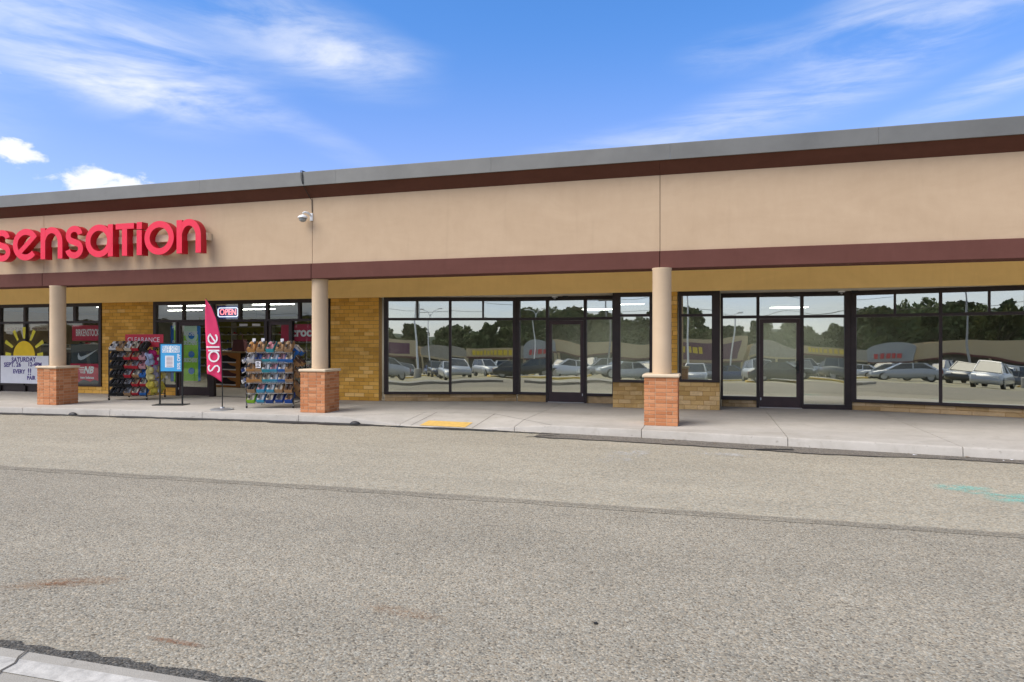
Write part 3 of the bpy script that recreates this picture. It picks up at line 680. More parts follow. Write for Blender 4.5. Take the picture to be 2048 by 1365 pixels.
# small sensor lights on the recess soffit
for x, s_, lb in ((-3.95, 0, 'left'), (3.05, 0, 'right')):
    t = thing('soffit_sensor', 'small white sensor light fixed above the %s vacant door' % lb, 'sensor', (x, 17.85, 2.85))
    bx('base', M_white, t, -.07, .07, -.05, .05, -.035, 0); m = MB(); m.lathe([(.0, -.085), (.03, -.08), (.035, -.035)], 12); m.build('lens', M_plate, t)
    bx('housing', M_black, t, .22, .36, -.03, .03, -.05, 0)

# ---- shoe shop storefront (glass at Y = 17.0)
G2 = M_glass2
storefront('shoe shop display window with posters and hand lettered paper', (-22.75, 17.02), 0,
    [(0, .30, 0, ZH1), (1.30, 1.385, .26, ZH1), (2.36, 2.44, .26, ZH0), (3.37, 3.47, ZT1, ZH0), (4.38, 4.48, .22, ZH1), (2.70, 2.76, 0, .26), (1.32, 1.38, 0, .20)],
    [(.30, 1.30, ZH0, ZH1), (1.385, 4.38, ZH0, ZH1), (.30, 1.30, ZT0, ZT1), (1.385, 2.36, ZT0, ZT1), (2.44, 4.38, ZT0, ZT1), (.30, 1.30, .20, .26), (1.385, 2.36, .20, .26), (2.44, 4.38, .22, .28)],
    [(.30, 1.30, .26, ZT0), (1.385, 2.36, .26, ZT0), (2.44, 4.38, .28, ZT0), (.30, 1.30, ZT1, ZH0), (1.385, 2.36, ZT1, ZH0), (2.44, 3.37, ZT1, ZH0), (3.47, 4.38, ZT1, ZH0)], g=G2)
for a, b in ((-22.45, -21.44), (-21.36, -20.06)): bx('base_panel', M_bronze, bld, a, b, .02, .06, 0.0, .20)
storefront('shoe shop entrance frame with transom lights', (-16.27, 17.02), 0,
    [(0, .10, .25, ZH1), (.83, .90, 0, ZT0), (1.07, 1.13, ZT1, ZH0), (2.04, 2.20, 0, ZT0), (2.10, 2.18, ZT1, ZH0), (3.05, 3.13, ZT1, ZH0), (3.93, 4.03, 0, ZT0), (3.98, 4.06, ZT1, ZH0), (4.80, 4.86, 0, ZT0), (5.05, 5.12, ZT1, ZH0), (5.94, 6.06, 0, ZH1)],
    [(.10, 5.94, ZH0, ZH1), (.10, 5.94, ZT0, ZT1), (.10, .83, .25, .34), (4.86, 5.94, 0, .30)],
    [(.10, .83, .34, ZT0), (.10, 1.07, ZT1, ZH0), (1.13, 2.10, ZT1, ZH0), (2.18, 3.05, ZT1, ZH0), (3.13, 3.98, ZT1, ZH0), (4.06, 5.05, ZT1, ZH0), (5.12, 5.94, ZT1, ZH0), (4.86, 5.94, .30, ZT0)], g=G2)
door('glass shop door with green blue posters beside the sale flag', (-15.37, 17.04), 0, 1.13, ZT0, True, G2)
door('glass shop door behind the right hand shoe rack', (-12.23, 17.06), 0, .76, ZT0, False, G2)
bx('door_track', M_bronze, bld, -14.07, -12.34, .0, .12, 0, .012)

# ---- posters, paper, window paint, neon
def flat(name, mat, par, x0, x1, z0, z1, y, d=.004): return bx(name, mat, par, x0, x1, y - d, y, z0, z1)
def poster(label, x0, x1, z0, z1, c, y=17.08, name='poster', cat='poster'):
    t = thing(name, label, cat, (x0, y, z0)); mt = simple('poster_' + name + str(len(MATS)), c, 0.7, 0.05, 2)
    bx('sheet', mt, t, 0, x1 - x0, 0, .005, 0, z1 - z0); return t
M_ink = simple('poster_white_ink', (.80, .80, .80), 0.6, 0.02)
p = poster('maroon shoe brand poster with white lettering in the display window', -19.55, -18.33, 1.66, 2.15, (.52, .035, .075))
obj('lettering', text_mesh('BIRKENSTOCK', .30, M_ink, .002, .47, bold=.006), p, (.62, -.003, .245))
p = poster('charcoal poster with a white swoosh in the display window', -19.60, -18.33, .95, 1.55, (.035, .045, .048))
sw = [(.32, .33), (.28, .22), (.30, .12), (.40, .09), (.52, .12), (.78, .26), (1.09, .44), (.72, .29), (.50, .215), (.40, .20), (.345, .245)]
MB().prism(sw, -.004, -.001, 'y').build('swoosh', simple('swoosh_grey', (.55, .56, .57), .6, .03), p)
p = poster('crimson sneaker poster with white letters low in the display window', -19.62, -18.33, .30, .93, (.52, .02, .06))
obj('lettering', text_mesh('NB', .30, M_ink, .002, .95, .35, bold=.012), p, (.72, -.003, .42))
for k in range(4): MB().box(.40 - k * .02, .62 - k * .015, -.004, -.001, .33 + k * .055, .352 + k * .055).build('stripe', M_ink, p)
obj('lettering', text_mesh('new balance', .11, M_ink, .002, 1.0, .0, bold=.004), p, (.68, -.003, .19))
MB().prism([(.25, .0), (1.25, .0), (1.2, .07), (.98, .13), (.8, .06), (.55, .13), (.42, .08)], -.004, -.001, 'y').build('shoe_print', simple('print_dark', (.05, .05, .06), .6), p)
p = poster('dark red clog brand poster behind the entrance side light', -11.85, -10.30, 1.64, 2.13, (.46, .03, .075))
obj('lettering', text_mesh('crocs', .36, M_ink, .002, 1.0, bold=.012), p, (.74, -.003, .255))
# green and blue posters on the entrance door and side light
M_pg = simple('poster_green', (.36, .72, .05), .6, .12, 3); M_pb = simple('poster_blue', (.03, .20, .60), .6, .1, 3); M_pl = simple('poster_pale', (.62, .80, .62), .6, .1, 2)
p = poster('green and blue shoe brand poster on the shop door', -15.22, -14.62, .45, 2.10, (.62, .80, .62)); p.location.y = 17.062
bx('blue_strip', M_pb, p, .48, .60, -.002, 0, 0, 1.65)
bx('green_strip', M_pg, p, .0, .52, -.004, -.002, .0, 1.40)
for z in (.30, .80, 1.36):
    MB().stroke(ellipse(.28, z, .17, .16, 0, 350, 24), .10, -.007, -.004, True).build('ring', M_pl if z > 1 else M_pg, p)
    MB().prism(ellipse(.28, z, .11, .10, 0, 345, 20), -.0065, -.0045, 'y').build('dot', M_pb, p)
for z in (.10 + .52, 1.08 + .06, 1.52 - .1): obj('lettering', text_mesh('SKECHERS', .17, M_ink, .002, .62, .3, bold=.006), p, (.24, -.010, z))
p = poster('narrow green and blue poster in the side light left of the shop door', -15.72, -15.42, .42, 2.12, (.02, .12, .42))
bx('green_strip', M_pg, p, .12, .30, -.003, 0, .0, 1.7)
MB().prism(ellipse(.24, .22, .055, .12, 0, 345, 20), -.006, -.0035, 'y').build('dot', M_pb, p)
obj('lettering', text_mesh('SKE', .17, M_ink, .002, .62, .3, bold=.006), p, (.14, -.008, 1.18))
# hand lettered paper and painted sun, on the outside of the glass
pp = thing('paper_banner', 'white paper banner with purple hand lettering taped in the window', 'paper sign', (-22.42, 16.955, .27))
bx('sheet', M_paper, pp, 0, 2.05, 0, .004, 0, .90)
M_purple = simple('purple_marker', (.075, .045, .22), .7, .2, 20)
for s_, z, x, sz in (('SATURDAY', .77, 1.0, .20), ('SEPT. 26', .60, .52, .20), ('12-4PM', .615, 1.47, .185), ('EVERY', .38, .80, .18), ('!!', .37, 1.25, .30), ('PAIR', .18, 1.32, .17)):
    me = text_mesh(s_, sz, M_purple, .002, .98, 0, 1.05, bold=.007); rr = random.Random(len(s_))
    obj('lettering', me, pp, (x, -.003, z), (0, R(rr.uniform(-2, 2)), 0))
su = thing('window_sun', 'yellow half sun with rays painted on the shop window', 'window painting', (-21.40, 16.955, 1.17))
MB().prism(ellipse(0, 0, .46, .48, 0, 180, 28), -.004, .0, 'y').build('disc', simple('sun_paint', (.86, .58, .01), .6, .05, 6), su)
M_ray = simple('ray_paint', (.70, .62, .04), .6, .15, 9)
for a in (4, 30, 62, 90, 118, 150, 176):
    c, s_ = math.cos(R(a)), math.sin(R(a)); q0, q1 = .56, .93 if 20 < a < 160 else .80
    P = [(c * q0 - s_ * .04, s_ * q0 + c * .04), (c * q0 + s_ * .04, s_ * q0 - c * .04), (c * q1 + s_ * .065, s_ * q1 - c * .065), (c * q1 - s_ * .065, s_ * q1 + c * .065)]
    MB().prism([(x, max(z, 0.0)) for x, z in P], -.003, .0, 'y').build('ray', M_ray, su)
on = thing('open_sign', 'lit neon open sign hanging in the entrance transom', 'neon sign', (-13.66, 17.09, 2.50))
bx('back_panel', simple('neon_back', (.03, .06, .30), .4), on, -.40, .40, .01, .03, -.20, .20)
MB().stroke([(-.30 + .05 * 0, -.13), (.30, -.13), (.345, -.09), (.345, .09), (.30, .13), (-.30, .13), (-.345, .09), (-.345, -.09)], .025, -.02, .0, True).build('neon_border', M_neonw, on)
obj('lettering', text_mesh('OPEN', .25, M_neonr, .012, .90, bold=.0), on, (0, -.012, 0))
# pale window vinyl bands at the top of the left window
for x0, x1, s1 in ((-22.42, -21.48, 'last Out Of Style'), (-21.34, -20.42, 'Keep Checking')):
    t = thing('vinyl_band', 'pale vinyl text band at the top of the window pane, %s' % ('leftmost' if x0 < -22 else 'above the painted sun'), 'window vinyl', (x0, 17.062, 1.98))
    bx('sheet', simple('vinyl' + str(x0), (.42, .33, .25), .7), t, 0, x1 - x0, 0, .003, 0, .20)
    obj('lettering', text_mesh(s1, .12, simple('vinyl_ink' + str(x0), (.2, .06, .05), .7), .002, .8), t, ((x1 - x0) / 2, -.002, .08))

# ---- "sensation" channel letters
sg = thing('channel_letter_sign', 'red channel letter shop sign on a tan raceway across the fascia', 'sign', (-18.2, 13.55, 3.755))
bx('raceway', M_race, sg, -2.0, 6.63, .18, .345, .33, .50)
SW = .155; HX = .80
def letter(ch, x0, x1, h=HX):
    m = MB(); w = x1 - x0; k = [0]
    def st(pts, ww=SW, closed=False): m.stroke(pts, ww, 0.0 + .002 * k[0], .20 - .002 * k[0], closed); k[0] += 1
    c = (x0 + x1) / 2; hw = SW / 2
    if ch == 'o': st(ellipse(c, h / 2, w / 2 - hw, h / 2 - hw + .01, 0, 351, 40), SW, True)
    elif ch == 'a':
        rx = (w - .02) / 2 - hw; st(ellipse(x0 + hw + rx, h / 2, rx, h / 2 - hw + .01, 0, 351, 40), SW, True); st([(x1 - hw, 0), (x1 - hw, h)])
    elif ch == 'n':
        st([(x0 + hw, 0), (x0 + hw, h)])
        st(ellipse(c, h * .52, w / 2 - hw, h * .48 - hw + .015, 172, 0, 26) + [(x1 - hw, h * .4), (x1 - hw, 0)])
    elif ch == 'T': st([(x0, h - hw * .9), (x1, h - hw * .9)], SW * .9); st([(c - .01, 0), (c - .01, h - SW * .9)])
    elif ch == 'i': st([(c, 0), (c, h * .77)]); st([(c, h * .80), (c, h + .01)])
    elif ch == 'e':
        st(ellipse(c, h / 2, w / 2 - hw, h / 2 - hw + .01, 28, 318, 38)); st([(x0 + w * .20, h * .20), (x1 - w * .14, h * .78)], SW * .85)
    elif ch == 's':
        rx = w / 2 - hw; up = ellipse(c, h * .715, rx * .92, h * .285 - hw + .015, 8, 232, 24); dn = ellipse(c, h * .285, rx, h * .285 - hw + .015, 52, -172, 24)
        st(up + dn)
    me = m.mesh('letter', [M_signred]);
    me.materials.append(M_signside)
    for p in me.polygons: p.material_index = 0 if p.normal.y < -.6 else 1
    return me
for ch, a, b in (('s', -18.19, -17.58), ('e', -17.49, -16.62), ('n', -16.55, -15.83), ('s', -15.73, -15.16), ('a', -15.08, -14.22), ('T', -14.13, -13.57), ('i', -13.49, -13.33), ('o', -13.25, -12.38), ('n', -12.30, -11.60)):
    obj('letter', letter(ch, a + 18.2, b + 18.2), sg)

# ---- dome security camera and its cable
cm = thing('security_camera', 'white dome security camera on a bracket beside the sign', 'camera', (-8.84, 13.9, 4.40)); cm.scale = (.72, .72, .72)
bx('wall_plate', M_white, cm, -.03, .07, -.035, 0, .04, .28, c=.006)
m = MB(); m.tube([(.02, -.03, .20), (-.02, -.14, .27), (-.08, -.22, .29), (-.13, -.25, .26), (-.14, -.26, .17)], .034, 10); smooth_by(m.build('bracket_arm', M_white, cm))
m = MB(); m.lathe([(.05, .20), (.13, .155), (.155, .125), (.155, .10), (.14, .09)], 24, (-.14, -.26, 0)); smooth_by(m.build('housing', M_white, cm))
m = MB(); m.lathe([(.125, .095), (.125, .075)], 24, (-.14, -.26, 0)); m.build('ring', M_black, cm)
m = MB(); m.lathe([(.12, .077), (.115, .03), (.09, -.005), (.05, -.025), (.0, -.03)], 24, (-.14, -.26, 0)); smooth_by(m.build('dome', simple('dome_grey', (.28, .29, .29), .15, .05), cm))
m = MB(); m.tube([(-8.90, 14.1, 5.545), (-8.90, 13.62, 5.53), (-8.88, 13.605, 5.42), (-8.865, 13.605, 5.25), (-8.86, 13.64, 5.16), (-8.84, 13.86, 4.95), (-8.81, 13.885, 4.90), (-8.805, 13.885, 4.62)], .0085, 6)
m.tube([(-8.93, 14.1, 5.545), (-8.93, 13.615, 5.53), (-8.91, 13.60, 5.35), (-8.87, 13.60, 5.22)], .007, 6)
tag(m.build('camera_cable', M_black), 'thin dark cable looping over the roof edge down to the camera', 'cable')

# ================================================================== shoe racks on the sidewalk
M_carton = objcol('carton', .75, .18, 14, .1)
M_carton_in = simple('carton_inside', (.30, .20, .115), .85, .15, 10)
M_upper = objcol('shoe_upper', .6, .35, 26, .3)
M_sole = simple('shoe_sole', (.70, .69, .66), .7, .08)
M_lining = simple('shoe_lining', (.045, .04, .04), .9)
M_cloth = objcol('hat_cloth', .85, .25, 18, .5)
def carton_mesh():
    m = MB(); L, W, H, t = .31, .185, .105, .004
    m.box(-W / 2, W / 2, 0, L, 0, t)
    for (x0, x1, y0, y1) in ((-W / 2, -W / 2 + t, 0, L), (W / 2 - t, W / 2, 0, L), (-W / 2 + t, W / 2 - t, 0, t), (-W / 2 + t, W / 2 - t, L - t, L)): m.box(x0, x1, y0, y1, t, H)
    m.add([(-W / 2 + t + .001, t + .001, t + .001), (W / 2 - t - .001, t + .001, t + .001), (W / 2 - t - .001, L - t - .001, t + .001), (-W / 2 + t + .001, L - t - .001, t + .001),
           (-W / 2 + t + .001, t + .001, H), (W / 2 - t - .001, t + .001, H), (W / 2 - t - .001, L - t - .001, H), (-W / 2 + t + .001, L - t - .001, H)], [(0, 1, 2, 3), (0, 4, 5, 1), (1, 5, 6, 2), (2, 6, 7, 3), (3, 7, 4, 0)], 1)
    return m.mesh('carton', [M_carton, M_carton_in])
ME_CARTON = carton_mesh()
def shoe_mesh():
    L = .27; m = MB()
    st = [(0, .026, .05), (.03, .034, .085), (.09, .034, .075), (.14, .034, .062), (.18, .040, .05), (.22, .042, .042), (.255, .030, .034), (.27, .012, .026)]
    n = 10; V = []
    for (y, w, h) in st:
        for k in range(n):
            a = math.pi * k / (n - 1); V.append((w * math.cos(a) * (1 if math.sin(a) < .6 else .92), y, .018 + (h - .018) * math.sin(a) ** .7))
    F = [(i * n + k, i * n + k + 1, (i + 1) * n + k + 1, (i + 1) * n + k) for i in range(len(st) - 1) for k in range(n - 1)] + [tuple(range(n)), tuple((len(st) - 1) * n + k for k in reversed(range(n)))]
    m.add(V, F, 0)
    m.prism([(-.028, -.003), (.028, -.003), (.037, .03), (.036, .13), (.044, .19), (.042, .235), (.02, .274), (-.02, .274), (-.042, .235), (-.044, .19), (-.036, .13), (-.037, .03)], 0, .022, 'z', 1)
    m.prism([(-.024, .025), (.024, .025), (.022, .10), (.0, .125), (-.022, .10)], .078, .088, 'z', 2)
    return m.mesh('shoe', [M_upper, M_sole, M_lining], True)
ME_SHOE = shoe_mesh()
CC = {'brown': (.37, .235, .125), 'tan': (.46, .27, .12), 'orange brown': (.56, .28, .085), 'red': (.50, .02, .035), 'pink': (.60, .33, .37), 'blue': (.025, .16, .52), 'sky blue': (.06, .36, .58), 'teal': (.05, .36, .45),
      'white': (.70, .70, .70), 'black': (.016, .016, .017), 'grey': (.25, .25, .26), 'green': (.28, .56, .03), 'navy': (.02, .06, .24), 'cream': (.62, .55, .42), 'dark brown': (.10, .05, .03), 'floral pink': (.62, .25, .28), 'dark blue': (.01, .07, .34)}
def c4(n): return (*CC[n], 1)
ORD = ['first from', 'second from', 'third from', 'fourth from', 'fifth from', 'sixth from', 'seventh from']
TIER = ['bottom', 'second lowest', 'third lowest', 'third highest', 'second highest', 'top']
ME_TAG = MB().box(-.04, .04, -.001, .001, 0, .085).mesh('price_card', M_paper)
def shoe_box(label, par_m, x, z, cc, sc_, tilt=38, y=.0, tagc=False, group='', yaw=0.0):
    t = thing('shoe_box', label, 'shoe box', (0, 0, 0), 0, group)
    t.matrix_world = par_m @ Matrix.Translation((x, y, z)) @ Matrix.Rotation(yaw, 4, 'Z') @ Matrix.Rotation(R(tilt), 4, 'X')
    o = obj('carton', ME_CARTON, t); o.color = c4(cc)
    for s in (-1, 1):
        q = obj('shoe', ME_SHOE, t, (s * .045, .02 if s < 0 else .293, .05 + (.012 if s > 0 else 0)), (R(9) * (1 if s < 0 else -1), R(-10 * s), 0 if s < 0 else math.pi)); q.color = c4(sc_); q.scale = (1.12, 1.0, 1.15)
    if tagc: obj('price_card', ME_TAG, t, (.0, .30, .10), (R(-tilt), 0, 0))
    return t
def rack(label, loc, rz, W, D, rows, who, group):
    t = thing('shoe_rack', label, 'display rack', loc, rz)
    M = Matrix.Translation(loc) @ Matrix.Rotation(rz, 4, 'Z')
    for (x, y) in ((0, 0), (W, 0), (0, D), (W, D)):
        bx('post', M_black, t, x - .013, x + .013, y - .013, y + .013, .085, 1.40)
        c = MB(); c.tube([(x - .012, y, .036), (x + .012, y, .036)], .036, 14); w = smooth_by(c.build('caster', M_rubber, t), 50)
        bx('caster_fork', M_steel, t, x - .018, x + .018, y - .012, y + .012, .05, .088)
    for z in (.12, 1.38):
        for (a, b) in (((0, 0), (W, 0)), ((0, D), (W, D)), ((0, 0), (0, D)), ((W, 0), (W, D))):
            c = MB(); c.tube([(a[0], a[1], z), (b[0], b[1], z)], .010, 6); c.build('rail', M_black, t)
    for ri, z in enumerate([.115, .365, .615, .865, 1.11, 1.36]):
        c = MB(); c.tube([(0, -.012, z), (W, -.012, z)], .006, 6); c.tube([(0, .27, z + .20), (W, .27, z + .20)], .006, 6); c.tube([(0, -.014, z + .03), (W, -.014, z + .03)], .004, 5)
        for k in range(9): x = W * (k + .5) / 9; c.tube([(x, -.012, z), (x, .27, z + .20)], .0035, 4)
        c.build('shelf', M_plate if who == 'right' else M_black, t)
        c = MB(); c.tube([(0, D + .012, z), (W, D + .012, z)], .006, 6); c.tube([(0, D - .27, z + .20), (W, D - .27, z + .20)], .006, 6)
        for k in range(5): x = W * (k + .5) / 5; c.tube([(x, D + .012, z), (x, D - .27, z + .20)], .0035, 4)
        c.build('shelf', M_black, t)
    for ri, row in enumerate(rows):
        z = [.115, .365, .615, .865, 1.11, 1.36][ri]; n = len(row)
        for i, it in enumerate(row):
            cc, s_ = it[0], it[1]; tg = len(it) > 2
            x = W * (i + .5) / n + rnd.uniform(-.008, .008)
            shoe_box('%s box with %s shoes, %s left, %s tier, %s rack' % (cc, s_, ORD[i], TIER[ri], who), M, x, z + .012, cc, s_, 38 + rnd.uniform(-4, 4), rnd.uniform(-.015, .02), tg, group, rnd.uniform(-.06, .06))
    return t, M
B, W_ = 'black', 'white'
rowsL = [[('black', B), ('black', B), ('brown', 'grey'), ('red', 'cream'), ('blue', 'grey')],
         [('black', B), ('black', B), ('black', 'grey'), ('red', 'brown'), ('red', 'cream')],
         [('black', B), ('black', B), ('red', 'grey'), ('tan', 'cream'), ('blue', 'blue')],
         [('black', B), ('black', B), ('red', 'brown'), ('red', 'grey'), ('pink', 'floral pink')],
         [('black', B), ('black', 'grey'), ('red', 'brown'), ('red', 'brown'), ('pink', 'pink')],
         [('white', 'white'), ('tan', 'brown'), ('cream', 'white'), ('red', 'cream'), ('black', B)]]
RA = R(16.06)
rackL, ML = rack('black wheeled rack of mostly black shoes against the brick pier', (-16.05, 15.17, 0), RA, 1.05, 1.0, rowsL, 'left', 'shoe boxes on the left rack')
rowsR = [[('green', 'cream'), ('sky blue', 'white'), ('navy', 'cream'), ('dark blue', 'grey'), ('dark blue', 'brown')],
         [('brown', B), ('sky blue', 'pink'), ('sky blue', 'white'), ('brown', 'cream'), ('tan', 'dark brown')],
         [('orange brown', 'tan'), ('orange brown', 'brown'), ('teal', 'cream'), ('sky blue', 'white'), ('blue', 'cream'), ('brown', 'dark brown')],
         [('orange brown', 'tan'), ('tan', 'tan'), ('teal', 'white'), ('sky blue', 'pink'), ('blue', 'white'), ('brown', 'brown')],
         [('white', 'white'), ('grey', 'navy'), ('teal', 'pink'), ('sky blue', 'white'), ('blue', 'pink'), ('blue', 'cream')],
         [('orange brown', 'orange brown', 1), ('tan', 'tan', 1), ('teal', 'floral pink'), ('brown', 'tan', 1), ('brown', 'brown')]]
rackR, MR = rack('black wheeled rack of brown and blue shoe boxes beside the middle column', (-10.90, 14.31, 0), RA, 1.14, 1.0, rowsR, 'right', 'shoe boxes on the right rack')
# boxes facing the right end of the right hand rack, and odd shoes hung at its left
for i, (y, z, cc, s_) in enumerate(((.30, 1.30, 'blue', 'white'), (.62, 1.28, 'blue', 'cream'), (.35, 1.0, 'tan', 'dark brown'), (.68, 1.0, 'tan', 'dark brown'), (.35, .72, 'tan', 'brown'), (.70, .70, 'tan', 'grey'), (.40, .40, 'tan', 'brown'), (.72, .16, 'tan', 'dark brown'))):
    shoe_box('%s box with %s shoes on right end of right rack, %s' % (cc, s_, ['topmost front', 'topmost rear', 'second front', 'second rear', 'third front', 'third rear', 'fourth', 'lowest'][i]), MR @ Matrix.Translation((1.14, y, z)) @ Matrix.Rotation(math.pi / 2, 4, 'Z'), 0, 0, cc, s_, 40, -.02, i < 1, 'shoe boxes on the right rack')
for i, (z, y) in enumerate(((1.12, .1), (.88, .06), (.62, .06), (.5, .3))):
    t = thing('hanging_shoes', 'white and navy sneakers hung on the left end of the right rack, %s' % ['highest', 'second highest', 'third highest', 'lowest'][i], 'shoes', (0, 0, 0), 0, 'shoes hung on the right rack')
    t.matrix_world = MR @ Matrix.Translation((-.06, y, z)) @ Matrix.Rotation(R(30), 4, 'X') @ Matrix.Rotation(R(-25), 4, 'Y')
    for s in (0, 1): q = obj('shoe', ME_SHOE, t, (-.05 + s * .085, s * .03, 0)); q.color = c4('white' if (i + s) % 2 == 0 else 'navy'); q.scale = (1.1, 1.1, 1.2)
    bx('cord', M_black, t, -.002, .002, -.02, -.016, -.02, .16)
t = thing('price_sign', 'small white card with black print hung on the right rack', 'price card', (0, 0, 0)); t.matrix_world = MR @ Matrix.Translation((.30, -.05, .99))
bx('card', M_paper, t, -.062, .062, -.003, .0, 0, .165)
M_bink = simple('black_ink', (.02, .02, .025), .7)
for k in range(4): bx('print_line', M_bink, t, -.042, .042 - .02 * (k % 2), -.005, -.003, .025 + k * .034, .043 + k * .034)
# floppy hats hung on the right end of the left rack
def hat_mesh(seed):
    r = random.Random(seed); m = MB(); n = 18; prof = [(.0, .10), (.05, .098), (.075, .08), (.085, .02), (.095, .0), (.13, -.012), (.155, -.03), (.15, -.034), (.10, -.006)]
    ph = [r.uniform(0, 6) for _ in range(3)]; V = []
    for (q, z) in prof:
        for k in range(n):
            a = 2 * math.pi * k / n; wv = (q / .155) ** 2; d = .022 * wv * (math.sin(3 * a + ph[0]) + .7 * math.sin(5 * a + ph[1])); qq = q * (1 + .08 * wv * math.sin(2 * a + ph[2]))
            V.append((qq * math.cos(a), qq * math.sin(a), z + d + r.uniform(-.003, .003)))
    F = [(i * n + k, i * n + (k + 1) % n, (i + 1) * n + (k + 1) % n, (i + 1) * n + k) for i in range(len(prof) - 1) for k in range(n)]
    m.add(V, F); return m.mesh('hat', M_cloth, True)
HM = [hat_mesh(s) for s in range(4)]
HC = {'pale blue': (.42, .52, .74, 1), 'magenta': (.60, .03, .20, 1), 'yellow': (.76, .64, .10, 1), 'pale yellow': (.76, .68, .30, 1), 'lilac': (.42, .42, .62, 1)}
hats = [('pale blue', .04, 1.20), ('magenta', .22, 1.30), ('magenta', .40, 1.18), ('yellow', .58, 1.30), ('pale blue', .10, 1.06), ('magenta', .30, 1.04), ('lilac', .52, 1.04), ('yellow', .70, 1.08),
        ('pale yellow', .06, .84), ('lilac', .26, .88), ('pale yellow', .46, .84), ('yellow', .66, .86), ('pale yellow', .12, .64), ('lilac', .34, .68), ('yellow', .56, .62), ('pale yellow', .74, .66),
        ('yellow', .10, .44), ('pale yellow', .28, .46), ('lilac', .44, .50), ('yellow', .62, .40), ('yellow', .26, .26), ('pale yellow', .48, .26), ('yellow', .70, .30)]
LV = {1.30: 'top', 1.20: 'top', 1.18: 'top', 1.06: 'second', 1.04: 'second', 1.08: 'second'}
for i, (cn, y, z) in enumerate(hats):
    lev = 'top' if z > 1.12 else 'second' if z > .95 else 'third' if z > .75 else 'fourth' if z > .55 else 'fifth' if z > .36 else 'lowest'
    side = 'nearest' if y < .18 else 'front middle' if y < .38 else 'rear middle' if y < .56 else 'farthest'
    o = obj('sun_hat', HM[i % 4]); o.color = HC[cn]
    o.matrix_world = ML @ Matrix.Translation((1.10, y, z)) @ Matrix.Rotation(R(70 + (i * 37) % 30), 4, 'Y') @ Matrix.Rotation(R((i * 71) % 360), 4, 'Z') @ Matrix.Rotation(R((i * 29) % 24 - 12), 4, 'X')
    tag(o, '%s cloth sun hat on the left rack end, %s row, %s' % (cn, lev, side), 'hat', 'sun hats hung on the left rack')
for i, (y, z) in enumerate(((.30, 1.10), (.34, .20), (.76, .56))):
    o = obj('hang_tag', ME_TAG); o.matrix_world = ML @ Matrix.Translation((1.22, y, z)) @ Matrix.Rotation(R(60), 4, 'Z'); tag(o, 'white paper tag hanging from the hats, %s' % ['upper', 'lowest', 'rear'][i], 'tag')
# red clearance topper
t = thing('clearance_sign', 'red clearance board standing on top of the left rack', 'sign', (0, 0, 0)); t.matrix_world = ML @ Matrix.Translation((.28, .30, 1.38))
bx('board', simple('topper_red', (.58, .03, .055), .5, .04), t, 0, 1.08, 0, .012, .10, .46)
obj('lettering', text_mesh('CLEARANCE', .185, M_ink, .002, .88), t, (.52, -.003, .30))
for x in (.15, .9): bx('support', M_black, t, x - .01, x + .01, .012, .03, 0, .3)

# ---- blue poster stand
t = thing('poster_stand', 'black floor stand holding a blue buy one get one poster', 'sign stand', (-13.33, 14.50, 0), RA)
bx('base_plate', M_black, t, -.40, .40, -.20, .20, 0, .022, c=.004)
for x in (-.29, .29): bx('post', M_black, t, x - .016, x + .016, -.016, .016, .022, 1.60)
bx('frame_rail', M_black, t, -.274, .274, -.014, .014, 1.57, 1.60); bx('frame_rail', M_black, t, -.274, .274, -.014, .014, .84, .87)
bx('poster_sheet', simple('poster_sky', (.055, .35, .66), .5, .06, 3), t, -.274, .274, -.008, .008, .87, 1.57)
bx('white_panel', M_ink, t, -.225, .225, -.012, -.008, 1.35, 1.53)
M_sky2 = simple('poster_sky_ink', (.06, .38, .66), .5, .05)
obj('lettering', text_mesh('BUY ONE', .115, M_sky2, .002, .92), t, (0, -.014, 1.487)); obj('lettering', text_mesh('GET ONE', .115, M_sky2, .002, .92), t, (0, -.014, 1.395))
obj('lettering', text_mesh('50% OFF', .115, M_ink, .002, .95, bold=.002), t, (.205, -.010, 1.115), (0, R(-90), 0))
bx('list_panel', M_ink, t, -.15, .075, -.012, -.008, .97, 1.27)
for k in range(8): bx('print_line', simple('list_ink', (.30, .22, .25), .7) if k == 0 else MATS['list_ink'], t, -.115, .045, -.014, -.012, .99 + k * .034, 1.005 + k * .034)
# ---- feather flag
t = thing('feather_flag', 'pink feather flag with white sale lettering on a round grey base', 'flag', (-11.22, 13.83, 0), RA)
m = MB(); m.lathe([(.27, 0), (.27, .012), (.25, .028), (.06, .045), (.05, .07), (.0, .07)], 36); smooth_by(m.build('base', simple('flag_base', (.36, .37, .38), .35, .1, 4, 0, 0, .6), t), 40)
pole = [(0, 0, .05), (0, 0, .8), (-.012, 0, 1.35), (-.045, 0, 1.8), (-.12, 0, 2.15), (-.24, 0, 2.45), (-.40, 0, 2.68)]
m = MB(); m.tube(pole, [.014, .013, .011, .010, .009, .007, .005], 8); smooth_by(m.build('pole', M_black, t))
def poleat(z):
    for a, b in zip(pole, pole[1:]):
        if a[2] <= z <= b[2]: return a[0] + (b[0] - a[0]) * (z - a[2]) / (b[2] - a[2])
    return pole[-1][0]
V = []; nz, nxx = 30, 8
for i in range(nz + 1):
    f = i / nz; zr = .66 + (2.66 - .66) * f; zl = .86 + (2.66 - .86) * f
    xr = poleat(zr) - .012; xl = -.365 - .02 * math.sin(f * 3) - .03 * f; xl = min(xl, xr - .005)
    for j in range(nxx + 1):
        s = j / nxx; x = xl + (xr - xl) * s; z = zl + (zr - zl) * s ** 1.4
        V.append((x, .02 * math.sin(6 * f + 3 * s) * (1 - s) - .004, z))
